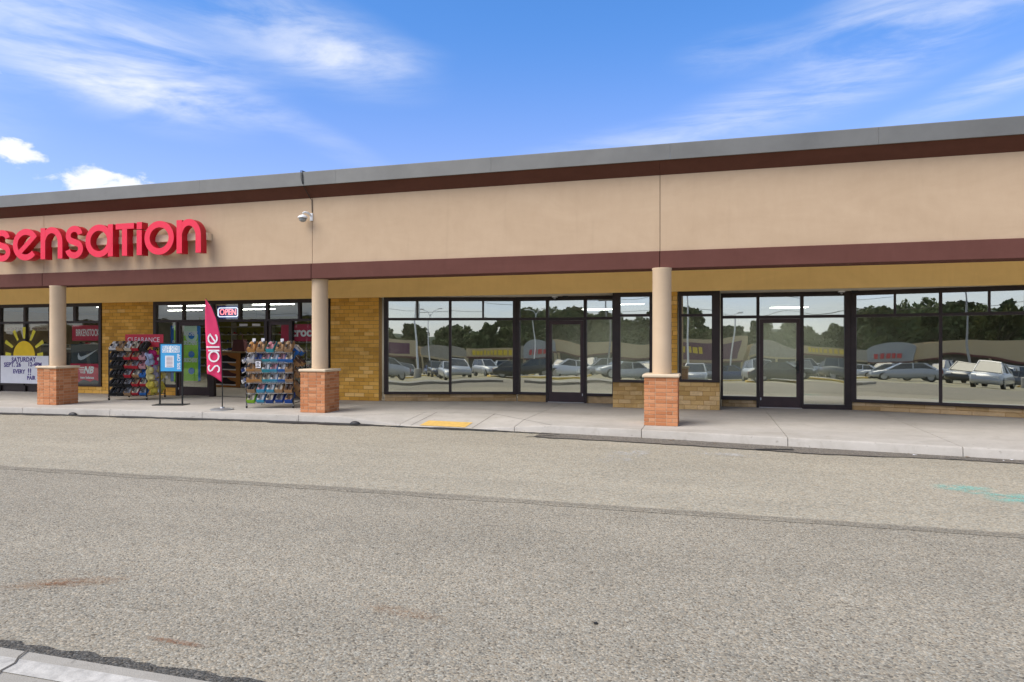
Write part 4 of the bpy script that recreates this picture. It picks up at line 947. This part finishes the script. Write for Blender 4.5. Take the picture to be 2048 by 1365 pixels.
m = MB().add(V, [(i * (nxx + 1) + j, i * (nxx + 1) + j + 1, (i + 1) * (nxx + 1) + j + 1, (i + 1) * (nxx + 1) + j) for i in range(nz) for j in range(nxx)])
M_flag = simple('flag_pink', (.70, .035, .13), .7, .06, 3)
fo = m.build('cloth', M_flag, t, smooth=True); md = fo.modifiers.new('thick', 'SOLIDIFY'); md.thickness = .003
# sale lettering drawn as strokes, reading upwards
lt = MB(); Y0, Y1 = -.040, -.030; q = .036
def rotl(pts, cx, z0): return [(cx - v, z0 + u) for (u, v) in pts]       # u along the flag upwards, v = letter height to the left
def lst(pts, closed=False, ww=q): lt.stroke(pts, ww, Y0, Y1, closed)
cx0 = -.188; q = .041
lst(rotl([(.0, -.09), (.035, -.125), (.11, -.13), (.16, -.085), (.15, -.03), (.10, .015), (.05, .05), (.03, .09), (.065, .125), (.13, .13), (.17, .10)], cx0, .90))
lst(rotl(ellipse(.15, 0, .12, .115, 0, 345, 28), cx0, 1.13), True); lst(rotl([(.29, -.135), (.29, .135)], cx0, 1.13))
lst(rotl([(.03, -.14), (.03, .17)], cx0 - .005, 1.475))
lst(rotl(ellipse(.15, 0, .12, .105, 25, 320, 26), cx0 - .03, 1.56)); lst(rotl([(.06, -.07), (.25, .065)], cx0 - .03, 1.56), False, .034)
lt.build('lettering', M_ink, t)

# ================================================================== inside the shops
def clight(label, x, y, lx, ly, z=2.975):
    t = thing('ceiling_light', label, 'ceiling light', (x, y, z)); bx('housing', M_white, t, -lx / 2 - .03, lx / 2 + .03, -ly / 2 - .03, ly / 2 + .03, -.04, .003); bx('diffuser', M_tube, t, -lx / 2, lx / 2, -ly / 2, ly / 2, -.052, -.041)
clight('lit ceiling panel seen through the transom right of the left vacant door', -4.3, 27.5, 1.2, .6); clight('lit ceiling panel seen through the transom over the right vacant door', 2.95, 28.0, 1.3, .6)
clight('lit ceiling strip deep inside behind the left bay window', -2.6, 24.0, .9, .15); clight('unseen ceiling panel added for fill light behind the angled left window', -7.5, 19.2, 1.2, .6); clight('unseen ceiling panel added for fill light behind the angled right window', 7.5, 19.2, 1.2, .6)  # panels behind the angled windows are unseen, added to brighten the vacant interior
for i, (x, y) in enumerate(((-21.5, 20.6), (-18.2, 20.6), (-14.6, 20.6), (-12.2, 20.6), (-24.5, 23.6), (-21.0, 23.6), (-17.5, 23.6), (-13.8, 23.6))):
    clight('lit fluorescent strip in the shoe shop ceiling, %s of row %s' % (['first', 'second', 'third', 'last'][i % 4], ['front', 'middle', 'back'][i // 4]), x, y, 1.6, .16)
M_shelf = simple('shelf_white', (.50, .48, .44), .7, .08); M_pan = simple('shop_panel_orange', (.50, .22, .06), .6, .1, 2)
sh = thing('wall_shelving', 'long pale wall shelving full of shoes at the back of the shop', 'shelving', (-25.6, 29.4, 0))
bx('back_panel', simple('olive_panel', (.20, .19, .045), .8), sh, 0, 9.2, .35, .4, 0, 2.9)
for z in (.35, .75, 1.15, 1.55, 1.95, 2.35): bx('shelf', M_shelf, sh, 0, 9.2, 0, .35, z, z + .03)
for k in range(5): bx('upright', M_shelf, sh, k * 2.29, k * 2.29 + .04, .0, .352, 0, 2.6)
def nth(n): return str(n) + ('th' if 10 < n < 20 else {1: 'st', 2: 'nd', 3: 'rd'}.get(n % 10, 'th'))
SN = ['black', 'dark brown', 'red', 'grey', 'navy', 'white', 'cream', 'brown']; SG = random.Random(77); cnt = 0
for zi, z in enumerate((.38, .78, 1.18, 1.58, 1.98)):
    for k in range(24):
        c = SG.choice(SN); o = obj('shelf_shoe', ME_SHOE, None, (-25.45 + k * .38 + SG.uniform(-.04, .04), 29.44, z), (0, 0, R(SG.uniform(-25, 25)))); o.color = c4(c); o.scale = (1.25, 1.1, 1.5)
        tag(o, '%s shoe, %s from left on the %s back wall shelf of the shop' % (c, nth(k + 1), ['lowest', 'second lowest', 'middle', 'second highest', 'highest'][zi]), 'shoe', 'shoes on the back wall shelving')
# island display with a big shoe picture on its end, right inside the entrance
isd = thing('display_island', 'display counter with a large orange shoe picture inside the entrance', 'display counter', (-17.1, 20.6, 0))
bx('picture_panel', M_pan, isd, .0, 1.15, -.03, 0, .0, 1.22); bx('body', M_shelf, isd, 0, 3.0, .0, 1.2, 0, .1); bx('counter_top', simple('counter_tan', (.36, .26, .15), .6), isd, -.05, 3.05, -.06, 1.25, 1.22, 1.28)
bx('core', simple('core_dark', (.05, .045, .04), .9), isd, .05, 2.95, .3, 1.0, .1, 1.22)
for z in (.36, .64, .92): bx('shelf', M_shelf, isd, 1.17, 3.0, -.02, .299, z, z + .025)
so = [(0, 0), (.75, -.02), (.86, .02), (.86, .09), (.62, .15), (.45, .26), (.30, .24), (.12, .22), (.0, .28), (-.03, .12)]
for k, z in enumerate((.12, .40, .66, .92)):
    P = [(.16 + x * .95 + .02 * (k % 2), z + v * .9) for x, v in so]
    MB().prism(P, -.036, -.031, 'y').build('shoe_print', simple('print_shoe%d' % k, [(.03, .012, .015), (.10, .03, .04), (.05, .05, .06), (.02, .015, .018)][k], .6), isd)
    MB().prism([(.13, z - .035), (.98, z - .055), (1.0, z - .01), (.14, z + .005)], -.040, -.037, 'y').build('sole_print', M_ink, isd)
bk = random.Random(3)
for zi, z in enumerate((.387, .667, .947)):
    for k in range(5):
        o = obj('shelf_shoe', ME_SHOE, None, (-15.75 + k * .34, 20.61, z), (0, 0, R(bk.uniform(-20, 20)))); cname = bk.choice(['white', 'grey', 'black']); o.color = c4(cname); o.scale = (1.3, .8, 1.6)
        tag(o, '%s shoe, %s from left on the %s shelf of the display counter' % (cname, nth(k + 1), ['lowest', 'middle', 'top'][zi]), 'shoe', 'shoes on the display counter shelves')
for k in range(9):
    cname = bk.choice(['dark brown', 'white', 'grey', 'navy', 'brown']); o = obj('counter_shoe', ME_SHOE, None, (-16.9 + k * .33, 20.75 + bk.uniform(0, .3), 1.281), (0, 0, R(bk.uniform(60, 120)))); o.color = c4(cname); o.scale = (1.3, 1.2, 1.5)
    tag(o, '%s shoe standing %s from left on the display counter top' % (cname, nth(k + 1)), 'shoe', 'shoes on the counter top')
t = thing('handbag_display', 'dark maroon handbag standing on the shop display counter', 'handbag', (-16.2, 20.9, 1.28)); MB().prism([(-.28, 0), (.28, 0), (.20, .42), (-.20, .42)], -.1, .1, 'y').build('bag', simple('bag_maroon', (.07, .02, .025), .6), t); MB().tube([(-.12, 0, .42), (-.1, 0, .6), (.1, 0, .6), (.12, 0, .42)], .015, 6).build('handle', MATS['bag_maroon'], t)
for i, (x, s_) in enumerate(((-13.45, 0), (-13.0, 1))):
    t = thing('exit_tag', 'small white sign hanging inside the entrance, %s of two' % ['left', 'right'][i], 'sign', (x, 17.5, 2.10)); bx('panel', M_paper, t, -.14, .14, 0, .01, 0, .07); bx('cord', M_black, t, -.002, .002, .003, .007, .07, .87)
# window display fixtures behind the poster window
for i, (x, h) in enumerate(((-22.0, 1.5), (-21.0, 1.35), (-20.4, 1.5))):
    t = thing('window_fixture', 'dark display fixture behind the shop window, %s' % ['leftmost', 'middle', 'right'][i], 'display', (x, 18.3, 0)); bx('body', simple('fixture%d' % i, (.10, .085, .07), .8), t, -.35, .35, 0, .5, 0, h); bx('top', M_shelf, t, -.4, .4, -.05, .55, h, h + .03)
    for k in range(3): q = obj('shelf_shoe', ME_SHOE, None, (x - .25 + .25 * k, 18.32, h + .03)); q.color = c4(['black', 'red', 'white'][k]); tag(q, '%s shoe on the %s fixture behind the window' % (['black', 'red', 'white'][k], ['leftmost', 'middle', 'right'][i]), 'shoe')

# ================================================================== across the parking lot (mirrored in the glass)
M_mtan = stucco('mall_tan', (.50, .40, .25), .07, (.1, .1, .1)); M_mgrey = stucco('mall_grey', (.32, .34, .35), .07, (.1, .1, .1)); M_mstone = stucco('mall_stone', (.34, .32, .27), .25, (2, 2, 2))
M_mdark = simple('mall_dark', (.045, .038, .034), .8, .2, .5); M_mglass = simple('mall_glass', (.04, .045, .05), .15, .2, .5, spec=.8); M_mpurple = simple('mall_purple', (.11, .018, .075), .6, .06); M_mmar = simple('mall_maroon', (.13, .03, .03), .7, .1)
M_myel = simple('mall_yellow', (.75, .55, .03), .6, .05); M_mred = simple('mall_red', (.55, .03, .045), .6, .05); M_mblue = simple('mall_blue', (.10, .16, .30), .6, .05)
MY = -116.0; MZ = -3.25
def mall(label, x0, x1, ztop, fz, mat, band=None, sign=None, gable=0.0, extra=0.0):
    t = thing('shop_building', label, 'building', (x0, MY, MZ)); ztop += 2.6; fz += 2.6; W = x1 - x0; H = ztop - MZ; F = fz - MZ
    bx('body', M_mtan, t, .05, W - .05, -30, -3.2, 0, H - .6)
    if gable:
        MB().prism([(0, F), (W, F), (W, H - gable)] + [(W / 2 + W / 2 * math.cos(R(a)), H - gable + gable * math.sin(R(a))) for a in range(15, 180, 15)] + [(0, H - gable)], -.4 + extra, .0 + extra, 'y').build('fascia', mat, t)
    else: bx('fascia', mat, t, 0, W, -.4 + extra, extra, F, H)
    bx('fascia_base', M_mmar if mat != M_mstone else M_mtan, t, 0, W, -3.2, extra + .03, F - .35, F - .002)
    bx('canopy_slab', M_mtan, t, 0, W, -3.2, -.41 + extra, F, F + .2)
    bx('shop_wall', M_mdark, t, 0, W, -3.3, -3.05, 0, F - .35)
    n = max(2, int(W / 3.4))
    for k in range(n):
        a = W * k / n + .3; b = W * (k + 1) / n - .3
        if k % 3 != 2: bx('window', M_mglass, t, a, b, -3.05, -3.0, .5, 2.7)
        else: bx('door', M_mglass, t, a + .6, b - .6, -3.05, -3.0, .05, 2.6)
    for k in range(max(2, int(W / 8)) + 1):
        x = min(W * k / max(2, int(W / 8)), W - .4); bx('pillar', M_mtan, t, x, x + .4, -.45 + extra, -.05 + extra, 0, F - .36)
    if band: bx('sign_band', band, t, 1.0, W - 1.2, extra, extra + .12, F + .5, H - .8)
    if sign:
        sm, sx0, sx1, sz0, sz1 = sign; n = int((sx1 - sx0) / 1.1); r = random.Random(int(x0 + 500))
        for k in range(n):
            a = sx0 + (sx1 - sx0) * k / n; w = (sx1 - sx0) / n * r.uniform(.55, .8)
            bx('sign_letter', sm, t, a, a + w, extra + .12, extra + .3, sz0, sz0 + (sz1 - sz0) * r.uniform(.8, 1.0))
    return t
mall('tan strip mall mirrored in the shop display windows at left', -190, -62, .0, -2.2, M_mtan, None, (M_mblue, 60, 74, 4.2, 5.4))
mall('tan shop wing with flat roof edge mirrored beside the left vacant door', -62, -41.5, .4, -2.2, M_mstone)
mall('grey arched storefront with red letters mirrored in the left vacant door', -41.5, -33, 1.7, -2.4, M_mgrey, None, (M_mred, 1.5, 7.2, 4.3, 5.6), 1.6, 1.0)
mall('plain tan shop wing mirrored in the left bay window', -33, -10, .7, -2.2, M_mtan)
mall('purple fronted store mirrored in the right bay window', -10, 7.0, 1.7, -2.5, M_mtan, M_mpurple, (M_myel, 3, 9, 4.9, 6.0), 0, .8)
mall('stone fronted low storefront with curved gable mirrored in the right door', 8.0, 17.5, .7, -2.0, M_mstone, None, None, 1.5)
mall('tan store with yellow letters mirrored in the angled left window', 17.5, 40, .0, -2.0, M_mtan, None, (M_myel, 1.5, 12.5, 4.3, 5.5))
mall('long tan strip mall wing mirrored at the far right', 40, 150, .0, -2.2, M_mtan, None, (M_mblue, 8, 22, 4.1, 5.3))
# lawn and wooded hill beyond
m = MB(); HX_ = [-700 + i * 50 for i in range(29)]; HY = [(-150, -3.5), (-175, -1.6), (-210, 1.6), (-270, 5.6), (-380, 9.6), (-600, 13.6)]
V = [(x, y, z + (3.0 * math.sin(x * .013 + y * .02) + 2.0 * math.sin(x * .031)) * min(1, (-y - 150) / 100)) for (y, z) in HY for x in HX_]; n = len(HX_)
m.add(V, [(j * n + i, j * n + i + 1, (j + 1) * n + i + 1, (j + 1) * n + i) for j in range(len(HY) - 1) for i in range(n - 1)])
struct(smooth_by(m.build('hill', simple('hill_green', (.030, .046, .018), .95, .35, .08)), 60))
def leafmat(name, a, b):
    t = MT(name); v = t.coord('World'); n = t.noise(v, .5, 4, .6); c = t.ramp(n, [(.35, a), (.65, b)]); t.pbsdf(c, .8, spec=.2); return t.m
M_leaf = [leafmat('leaves_green', (.06, .085, .026), (.13, .155, .055)), leafmat('leaves_dark', (.042, .066, .024), (.10, .125, .045))]
M_bark = simple('bark', (.09, .065, .045), .95, .3, 4, .6, 12)
def crown(seed, conical, mat):
    r = random.Random(seed); V = []; F = []; cl = []
    for k in range(34):
        if conical: z = r.uniform(.12, 1); q = (1.05 - z) * .42 * r.uniform(.5, 1)
        else: z = r.uniform(.25, .98); q = .5 * math.sqrt(max(.02, 1 - ((z - .55) / .5) ** 2)) * r.uniform(.35, 1)
        a = r.uniform(0, 6.283); cl.append((q * math.cos(a), q * math.sin(a), z, r.uniform(.08, .16)))
    for (x, y, z, s) in cl:
        for k in range(110):
            d = Vector((r.gauss(0, 1), r.gauss(0, 1), r.gauss(0, 1))).normalized() * s * r.uniform(.55, 1.05); p = Vector((x, y, z)) + d
            u = Vector((r.gauss(0, 1), r.gauss(0, 1), r.gauss(0, 1))).normalized() * .028; w = u.orthogonal().normalized() * .024; i = len(V)
            V += [p - u - w, p + u - w, p + u + w, p - u + w]; F.append((i, i + 1, i + 2, i + 3))
    return MB().add(V, F).mesh('crown', mat)
def trunk(seed):
    r = random.Random(seed); m = MB(); m.tube([(0, 0, -.03), (.005, 0, .15), (-.01, .01, .4), (.01, 0, .75)], [.028, .022, .016, .006], 8)
    for k in range(6):
        a = r.uniform(0, 6.28); z = r.uniform(.25, .55); m.tube([(0, 0, z), (.14 * math.cos(a), .14 * math.sin(a), z + .12), (.28 * math.cos(a), .28 * math.sin(a), z + .28)], [.011, .008, .003], 5)
    return m.mesh('trunk', M_bark, True)
CR = [crown(1, False, M_leaf[0]), crown(2, False, M_leaf[1]), crown(3, True, M_leaf[1]), crown(4, False, M_leaf[0])]; TR = [trunk(1), trunk(2)]
r = random.Random(8)
TL = ['broad mid green tree beyond the shops across the lot', 'rounded dark tree beyond the shops across the lot', 'pointed evergreen tree beyond the shops across the lot', 'tall light green tree beyond the shops across the lot']
def hz(y):
    for (a, za), (b, zb) in zip(HY, HY[1:]):
        if b <= y <= a: return za + (zb - za) * (y - a) / (b - a)
    return -3.4
for i in range(132):
    y = -152 - (i % 3) * 15 - r.uniform(0, 10); x = -250 + i * 3.9 + r.uniform(-3, 3); k = r.choice([0, 0, 1, 1, 2, 3]); h = r.uniform(11, 15) + (-2.5 if -5 < x < 45 else 0) + (2.0 if -75 < x < -18 else 0)
    t = thing('tree', TL[k].replace('across the lot', 'across the lot, %s tree from the left' % nth(i + 1)).replace(' tree beyond', ' tree beyond'), 'tree', (x, y, hz(y) - .6), r.uniform(0, 6), 'trees beyond the shops')
    o = obj('crown', CR[k], t); q = obj('trunk', TR[k % 2], t); o.scale = q.scale = (h * r.uniform(.8, 1.15), h * r.uniform(.8, 1.15), h)
# lot markings and kerbed islands
for i, (x, y, lx) in enumerate(((-14, -20, 9), (8, -22, 10), (30, -24, 9), (-40, -22, 12), (0, -48, 10), (26, -50, 9), (-28, -50, 12))):
    t = thing('lot_island', 'low lot island with yellow painted kerb across the lot, number in row %s' % ['a', 'b', 'c', 'd', 'e', 'f', 'g'][i], 'traffic island', (x, y, gz(y)), 0, 'lot islands')
    t['label'] = 'low kerbed lot island mirrored in the glass, %s' % ['near row left of centre', 'near row centre', 'near row right', 'near row far left', 'far row centre', 'far row right', 'far row left'][i]; smooth_by(MB().cbox(-lx / 2, lx / 2, -.9, .9, -.5, .14, .05).build('kerb', M_lotpaint, t)); bx('fill', M_walk, t, -lx / 2 + .2, lx / 2 - .2, -.7, .7, .1, .150)
for i, (x, y) in enumerate(((-24, -58), (3, -62), (-2, -34), (19, -60), (40, -64), (-60, -60))):
    t = thing('lot_light', 'tall twin armed lot light mirrored in the glass, %s' % ['left of the arched store', 'in front of the purple store', 'nearest the road', 'before the stone gable', 'at the far right', 'at the far left'][i], 'lot light', (x, y, gz(y)), r.uniform(-.5, .5), 'lot lights')
    MB().lathe([(.38, -.3), (.38, .8), (.3, .85), (.11, .86)], 14).build('footing', M_walk, t); MB().lathe([(.11, .8), (.06, 8.6), (.0, 8.62)], 10).build('pole', M_white, t)
    for s in (-1, 1):
        MB().tube([(0, 0, 8.3), (s * .5, 0, 8.9), (s * 1.5, 0, 9.2)], .04, 6).build('arm', M_white, t); MB().cbox(s * 1.5 - .35, s * 1.5 + .35, -.16, .16, 9.12, 9.28, .05).build('lamp_head', M_white, t)
t = thing('utility_pole', 'tall utility pole with wires mirrored in the left bay window', 'utility pole', (-16, -78, gz(-78))); MB().lathe([(.17, -.5), (.10, 14.0), (0, 14.02)], 10).build('pole', M_plate, t)
bx('crossarm', M_bark, t, -1.2, 1.2, -.06, .06, 12.8, 12.95)
for z in (12.95, 10.5): MB().tube([(-90, 0, z + 1.5), (-45, 0, z - .8), (0, 0, z), (45, 0, z - .8), (90, 0, z + 1.5)], .03, 4).build('wire', M_black, t)

# ---- parked cars
M_carglass = simple('car_glass', (.018, .022, .026), .06, .1, 1, spec=.9); M_rim = simple('car_rim', (.42, .43, .44), .3, .1, 3, 0, 0, .8); M_tail = simple('tail_light', (.30, .01, .012), .25, .05); M_head = simple('head_light', (.72, .74, .76), .15, .05)
def paint(name, c):
    t = MT('car_paint_' + name); b = t.pbsdf(c, .32, spec=.5, metal=.15); b.inputs['Coat Weight'].default_value = .7; b.inputs['Coat Roughness'].default_value = .05; return t.m
PAINT = {'white': paint('white', (.72, .73, .74)), 'silver': paint('silver', (.42, .43, .44)), 'black': paint('black', (.012, .012, .014)), 'grey': paint('grey', (.10, .105, .11)), 'red': paint('red', (.32, .015, .02)), 'blue': paint('blue', (.02, .05, .16))}
KINDS = {   # body stations (x, z bottom, z top, half width); cabin (x, z top, half width at belt, half width at roof); belt z
 'sedan': ([(-2.3, .42, .62, .70), (-2.22, .30, .80, .84), (-1.6, .24, .92, .91), (-.8, .22, .95, .92), (.7, .22, .93, .92), (1.3, .24, .88, .91), (2.0, .26, .76, .86), (2.3, .34, .62, .72)], [(-1.75, .90, .80, .76), (-1.05, 1.38, .80, .60), (.2, 1.44, .80, .60), (1.15, .92, .80, .72)], 1.45),
 'suv': ([(-2.3, .50, .80, .78), (-2.25, .36, 1.0, .90), (-1.5, .30, 1.08, .94), (.8, .30, 1.06, .94), (1.4, .32, 1.02, .93), (2.1, .36, .90, .88), (2.32, .44, .72, .76)], [(-2.2, 1.04, .84, .78), (-1.95, 1.66, .84, .66), (.1, 1.70, .84, .66), (1.1, 1.06, .84, .76)], 1.7),
 'van': ([(-2.7, .50, 1.0, .88), (-2.68, .34, 1.15, .96), (1.2, .32, 1.15, .96), (1.9, .34, 1.05, .94), (2.5, .38, .92, .90), (2.72, .48, .72, .80)], [(-2.66, 2.05, .92, .86), (-2.5, 2.15, .92, .84), (.95, 2.12, .92, .82), (1.95, 1.12, .90, .84)], 2.1),
 'pickup': ([(-2.8, .55, .92, .88), (-2.78, .48, 1.05, .95), (-.6, .42, 1.06, .96), (1.2, .40, 1.06, .96), (1.6, .42, 1.05, .96), (2.5, .46, .98, .92), (2.75, .52, .84, .84)], [(-.75, 1.05, .86, .82), (-.6, 1.72, .86, .70), (.7, 1.74, .86, .70), (1.4, 1.08, .86, .80)], 1.7)}
CARP = {}
def car(kind, colr, x, y, rz, label):
    t = thing('parked_car' if kind in ('sedan', 'suv') else 'parked_' + kind, label, 'car' if kind in ('sedan', 'suv') else kind, (x, y, gz(y)), rz, 'vehicles parked across the lot')
    t.rotation_euler = (0, 0, rz)
    st, cab, _ = KINDS[kind]
    if kind not in CARP:
        n = 10; V = []
        for (X, zb, zt, w) in st:
            for (u, v) in ((-.88, 0), (.88, 0), (1, .18), (1.0, .55), (.96, .82), (.86, 1), (-.86, 1), (-.96, .82), (-1.0, .55), (-1, .18)): V.append((X, u * w, zb + (zt - zb) * v))
        F = [(i * n + k, i * n + (k + 1) % n, (i + 1) * n + (k + 1) % n, (i + 1) * n + k) for i in range(len(st) - 1) for k in range(n)] + [tuple(range(n)), tuple((len(st) - 1) * n + k for k in range(n))]
        body = MB().add(V, F); b = []
        # glazed cabin, then a painted roof skin
        def beltz(X):
            for p, q in zip(st, st[1:]):
                if p[0] <= X <= q[0]: return p[2] + (q[2] - p[2]) * (X - p[0]) / (q[0] - p[0])
            return .9
        c0, c1, c2, c3 = cab
        Vg = []
        for (X, zt, wb, wr) in cab: Vg += [(X, -wb, beltz(X) - .06), (X, wb, beltz(X) - .06), (X, wr, max(zt, beltz(X))), (X, -wr, max(zt, beltz(X)))]
        Fg = [(i * 4 + k, i * 4 + (k + 1) % 4, (i + 1) * 4 + (k + 1) % 4, (i + 1) * 4 + k) for i in range(3) for k in range(4)] + [(0, 1, 2, 3), (12, 13, 14, 15)]
        gl = MB().add(Vg, Fg)
        rf = MB(); rf.prism([(c1[0] - .05, c1[1] - .02), (c2[0] + .05, c2[1] - .02), (c2[0] - .05, c2[1] + .035), (c1[0] + .06, c1[1] + .03)], -c1[3] - .01, c1[3] + .01, 'y')
        for s in (-1, 1):
            for (pa, pb) in ((c0, c1), (c3, c2)): rf.tube([(pa[0], s * pa[2] * .99, max(beltz(pa[0]), .9) - .03), (pb[0], s * pb[3] * 1.0, pb[1])], .045, 6)
            mx = (c1[0] + c2[0]) / 2; rf.tube([(mx, s * .83, beltz(mx) - .03), (mx, s * c1[3] * 1.02, c1[1])], .045, 6)
            if kind == 'van': rf.prism([(c0[0], beltz(c0[0]) - .05), (.2, beltz(.2) - .05), (.1, c1[1]), (c1[0], c1[1])], s * .80, s * .935, 'y')
        wr = .33 if kind == 'sedan' else .38
        ty = MB(); ty.tube([(0, -.11, 0), (0, .11, 0)], wr, 18); rm = MB(); rm.tube([(0, -.115, 0), (0, .115, 0)], wr * .62, 14)
        CARP[kind] = (body.mesh('body', PAINT['white'], True), gl.mesh('windows', M_carglass), rf.mesh('roof', PAINT['white']), ty.mesh('tyre', M_rubber), rm.mesh('rim', M_rim), wr)
    bd, gl, rf, ty, rm, wr = CARP[kind]
    def colm(nm, me):
        o = obj(nm, me, t); o.material_slots[0].link = 'OBJECT'; o.material_slots[0].material = PAINT[colr]; return o
    colm('body', bd); obj('windows', gl, t); colm('roof', rf)
    for X in (st[0][0] + .85, st[-1][0] - .9):
        for s in (-1, 1): w = obj('wheel', ty, t, (X, s * (st[2][3] - .12), wr)); obj('rim', rm, w)
    for s in (-1, 1):
        bx('headlight', M_head, t, st[-1][0] - .22, st[-1][0] - .02, s * .58 - .14, s * .58 + .14, st[-2][2] - .16, st[-2][2] - .03); bx('tail_light', M_tail, t, st[0][0] - .01, st[0][0] + .10, s * .64 - .12, s * .64 + .12, st[1][2] - .26, st[1][2] - .06)
    return t
P2 = math.pi / 2
CARS = [('sedan', 'black', 5.5, -20.5, .25), ('suv', 'grey', 11.2, -22.5, .5), ('sedan', 'silver', -6.5, -19.5, 2.7), ('suv', 'grey', 17.5, -26, P2 + .1), ('sedan', 'silver', -1.0, -17, P2), ('sedan', 'blue', 2.5, -40, .1), ('sedan', 'white', 13, -48, .05), ('sedan', 'grey', -4, -46, .1), ('suv', 'silver', -12, -44, 0), ('sedan', 'red', 21, -46, 0), ('suv', 'white', -26, -42, 0.1), ('pickup', 'white', -30, -47, .05), ('sedan', 'blue', -21, -36, .1), ('sedan', 'black', 10, -44, 0), ('suv', 'silver', 9.5, -37, .1),
        ('sedan', 'black', 16, -56, .0), ('van', 'white', -8, -66, 0), ('sedan', 'grey', -13, -62, .1), ('sedan', 'black', -19, -66, 0), ('suv', 'black', -1, -70, P2), ('sedan', 'silver', 25, -66, .1), ('sedan', 'red', -16, -60, 3.1), ('suv', 'silver', 4.5, -30, 1.3),
        ('sedan', 'grey', 7.5, -28, 1.4), ('sedan', 'black', 10.5, -29, 1.5), ('suv', 'white', -36, -60, 0), ('sedan', 'blue', 31, -60, 0), ('suv', 'grey', 38, -70, 0), ('sedan', 'silver', -9, -24, 2.9), ('sedan', 'white', -12.5, -27, 2.9), ('suv', 'black', -17, -29, 2.8),
        ('sedan', 'grey', 20, -34, 1.5), ('suv', 'white', 24, -35, 1.5), ('sedan', 'silver', 28, -35, 1.5), ('pickup', 'grey', -46, -40, .2), ('sedan', 'white', -54, -42, 0)]
def carlab(i, k, c, x, y):
    n = sum(1 for j, q in enumerate(CARS) if q[0] == k and q[1] == c and q[2] < x) + 1; m = sum(1 for q in CARS if q[0] == k and q[1] == c)
    return '%s %s across the lot, mirrored in glass%s' % (c, k, '' if m == 1 else ', %s of its kind from left' % nth(n))
cr = random.Random(41)
for (ry, x0, x1) in ((-33, -42, 34), (-54, -46, 40)):
    x = x0
    while x < x1:
        if cr.random() < .62 and all(abs(q[2] - x) > 2.9 or abs(q[3] - ry) > 4.5 for q in CARS):
            CARS.append((cr.choice(['sedan', 'sedan', 'suv', 'suv', 'pickup']), cr.choice(['black', 'grey', 'silver', 'white', 'blue', 'red', 'black']), x, ry + cr.uniform(-.4, .4), P2 * cr.choice([1, -1]) + cr.uniform(-.04, .04)))
        x += 3.0
m = MB()
for (ya, yb) in ((-35.8, -30.2), (-56.8, -51.2), (-24.5, -20.0)):
    for k in range(29):
        x = -46 + k * 3.0 - .05; m.add([(x, ya, gz(ya) + .03), (x + .14, ya, gz(ya) + .03), (x + .14, yb, gz(yb) + .03), (x, yb, gz(yb) + .03)], [(0, 1, 2, 3)])
for (yy, w_) in ((-8.5, .15), (-9.1, .15), (-27.5, .25)): m.add([(-60, yy, gz(yy) + .03), (50, yy, gz(yy) + .03), (50, yy + w_, gz(yy + w_) + .03), (-60, yy + w_, gz(yy + w_) + .03)], [(0, 1, 2, 3)])
struct(m.build('stall_lines', M_lotpaint))
WH = ['nearest the road', 'near the road', 'in the near row', 'in the middle rows', 'in the far rows']
for i, (k, c, x, y, a) in enumerate(CARS):
    car(k, c, x, y, a, '%s %s parked %s of the lot, %s, mirrored in glass' % (c, k, WH[0 if y > -16 else 1 if y > -26 else 2 if y > -38 else 3 if y > -56 else 4], 'toward the left' if x < -15 else 'toward the right' if x > 12 else 'around its middle') if False else carlab(i, k, c, x, y))
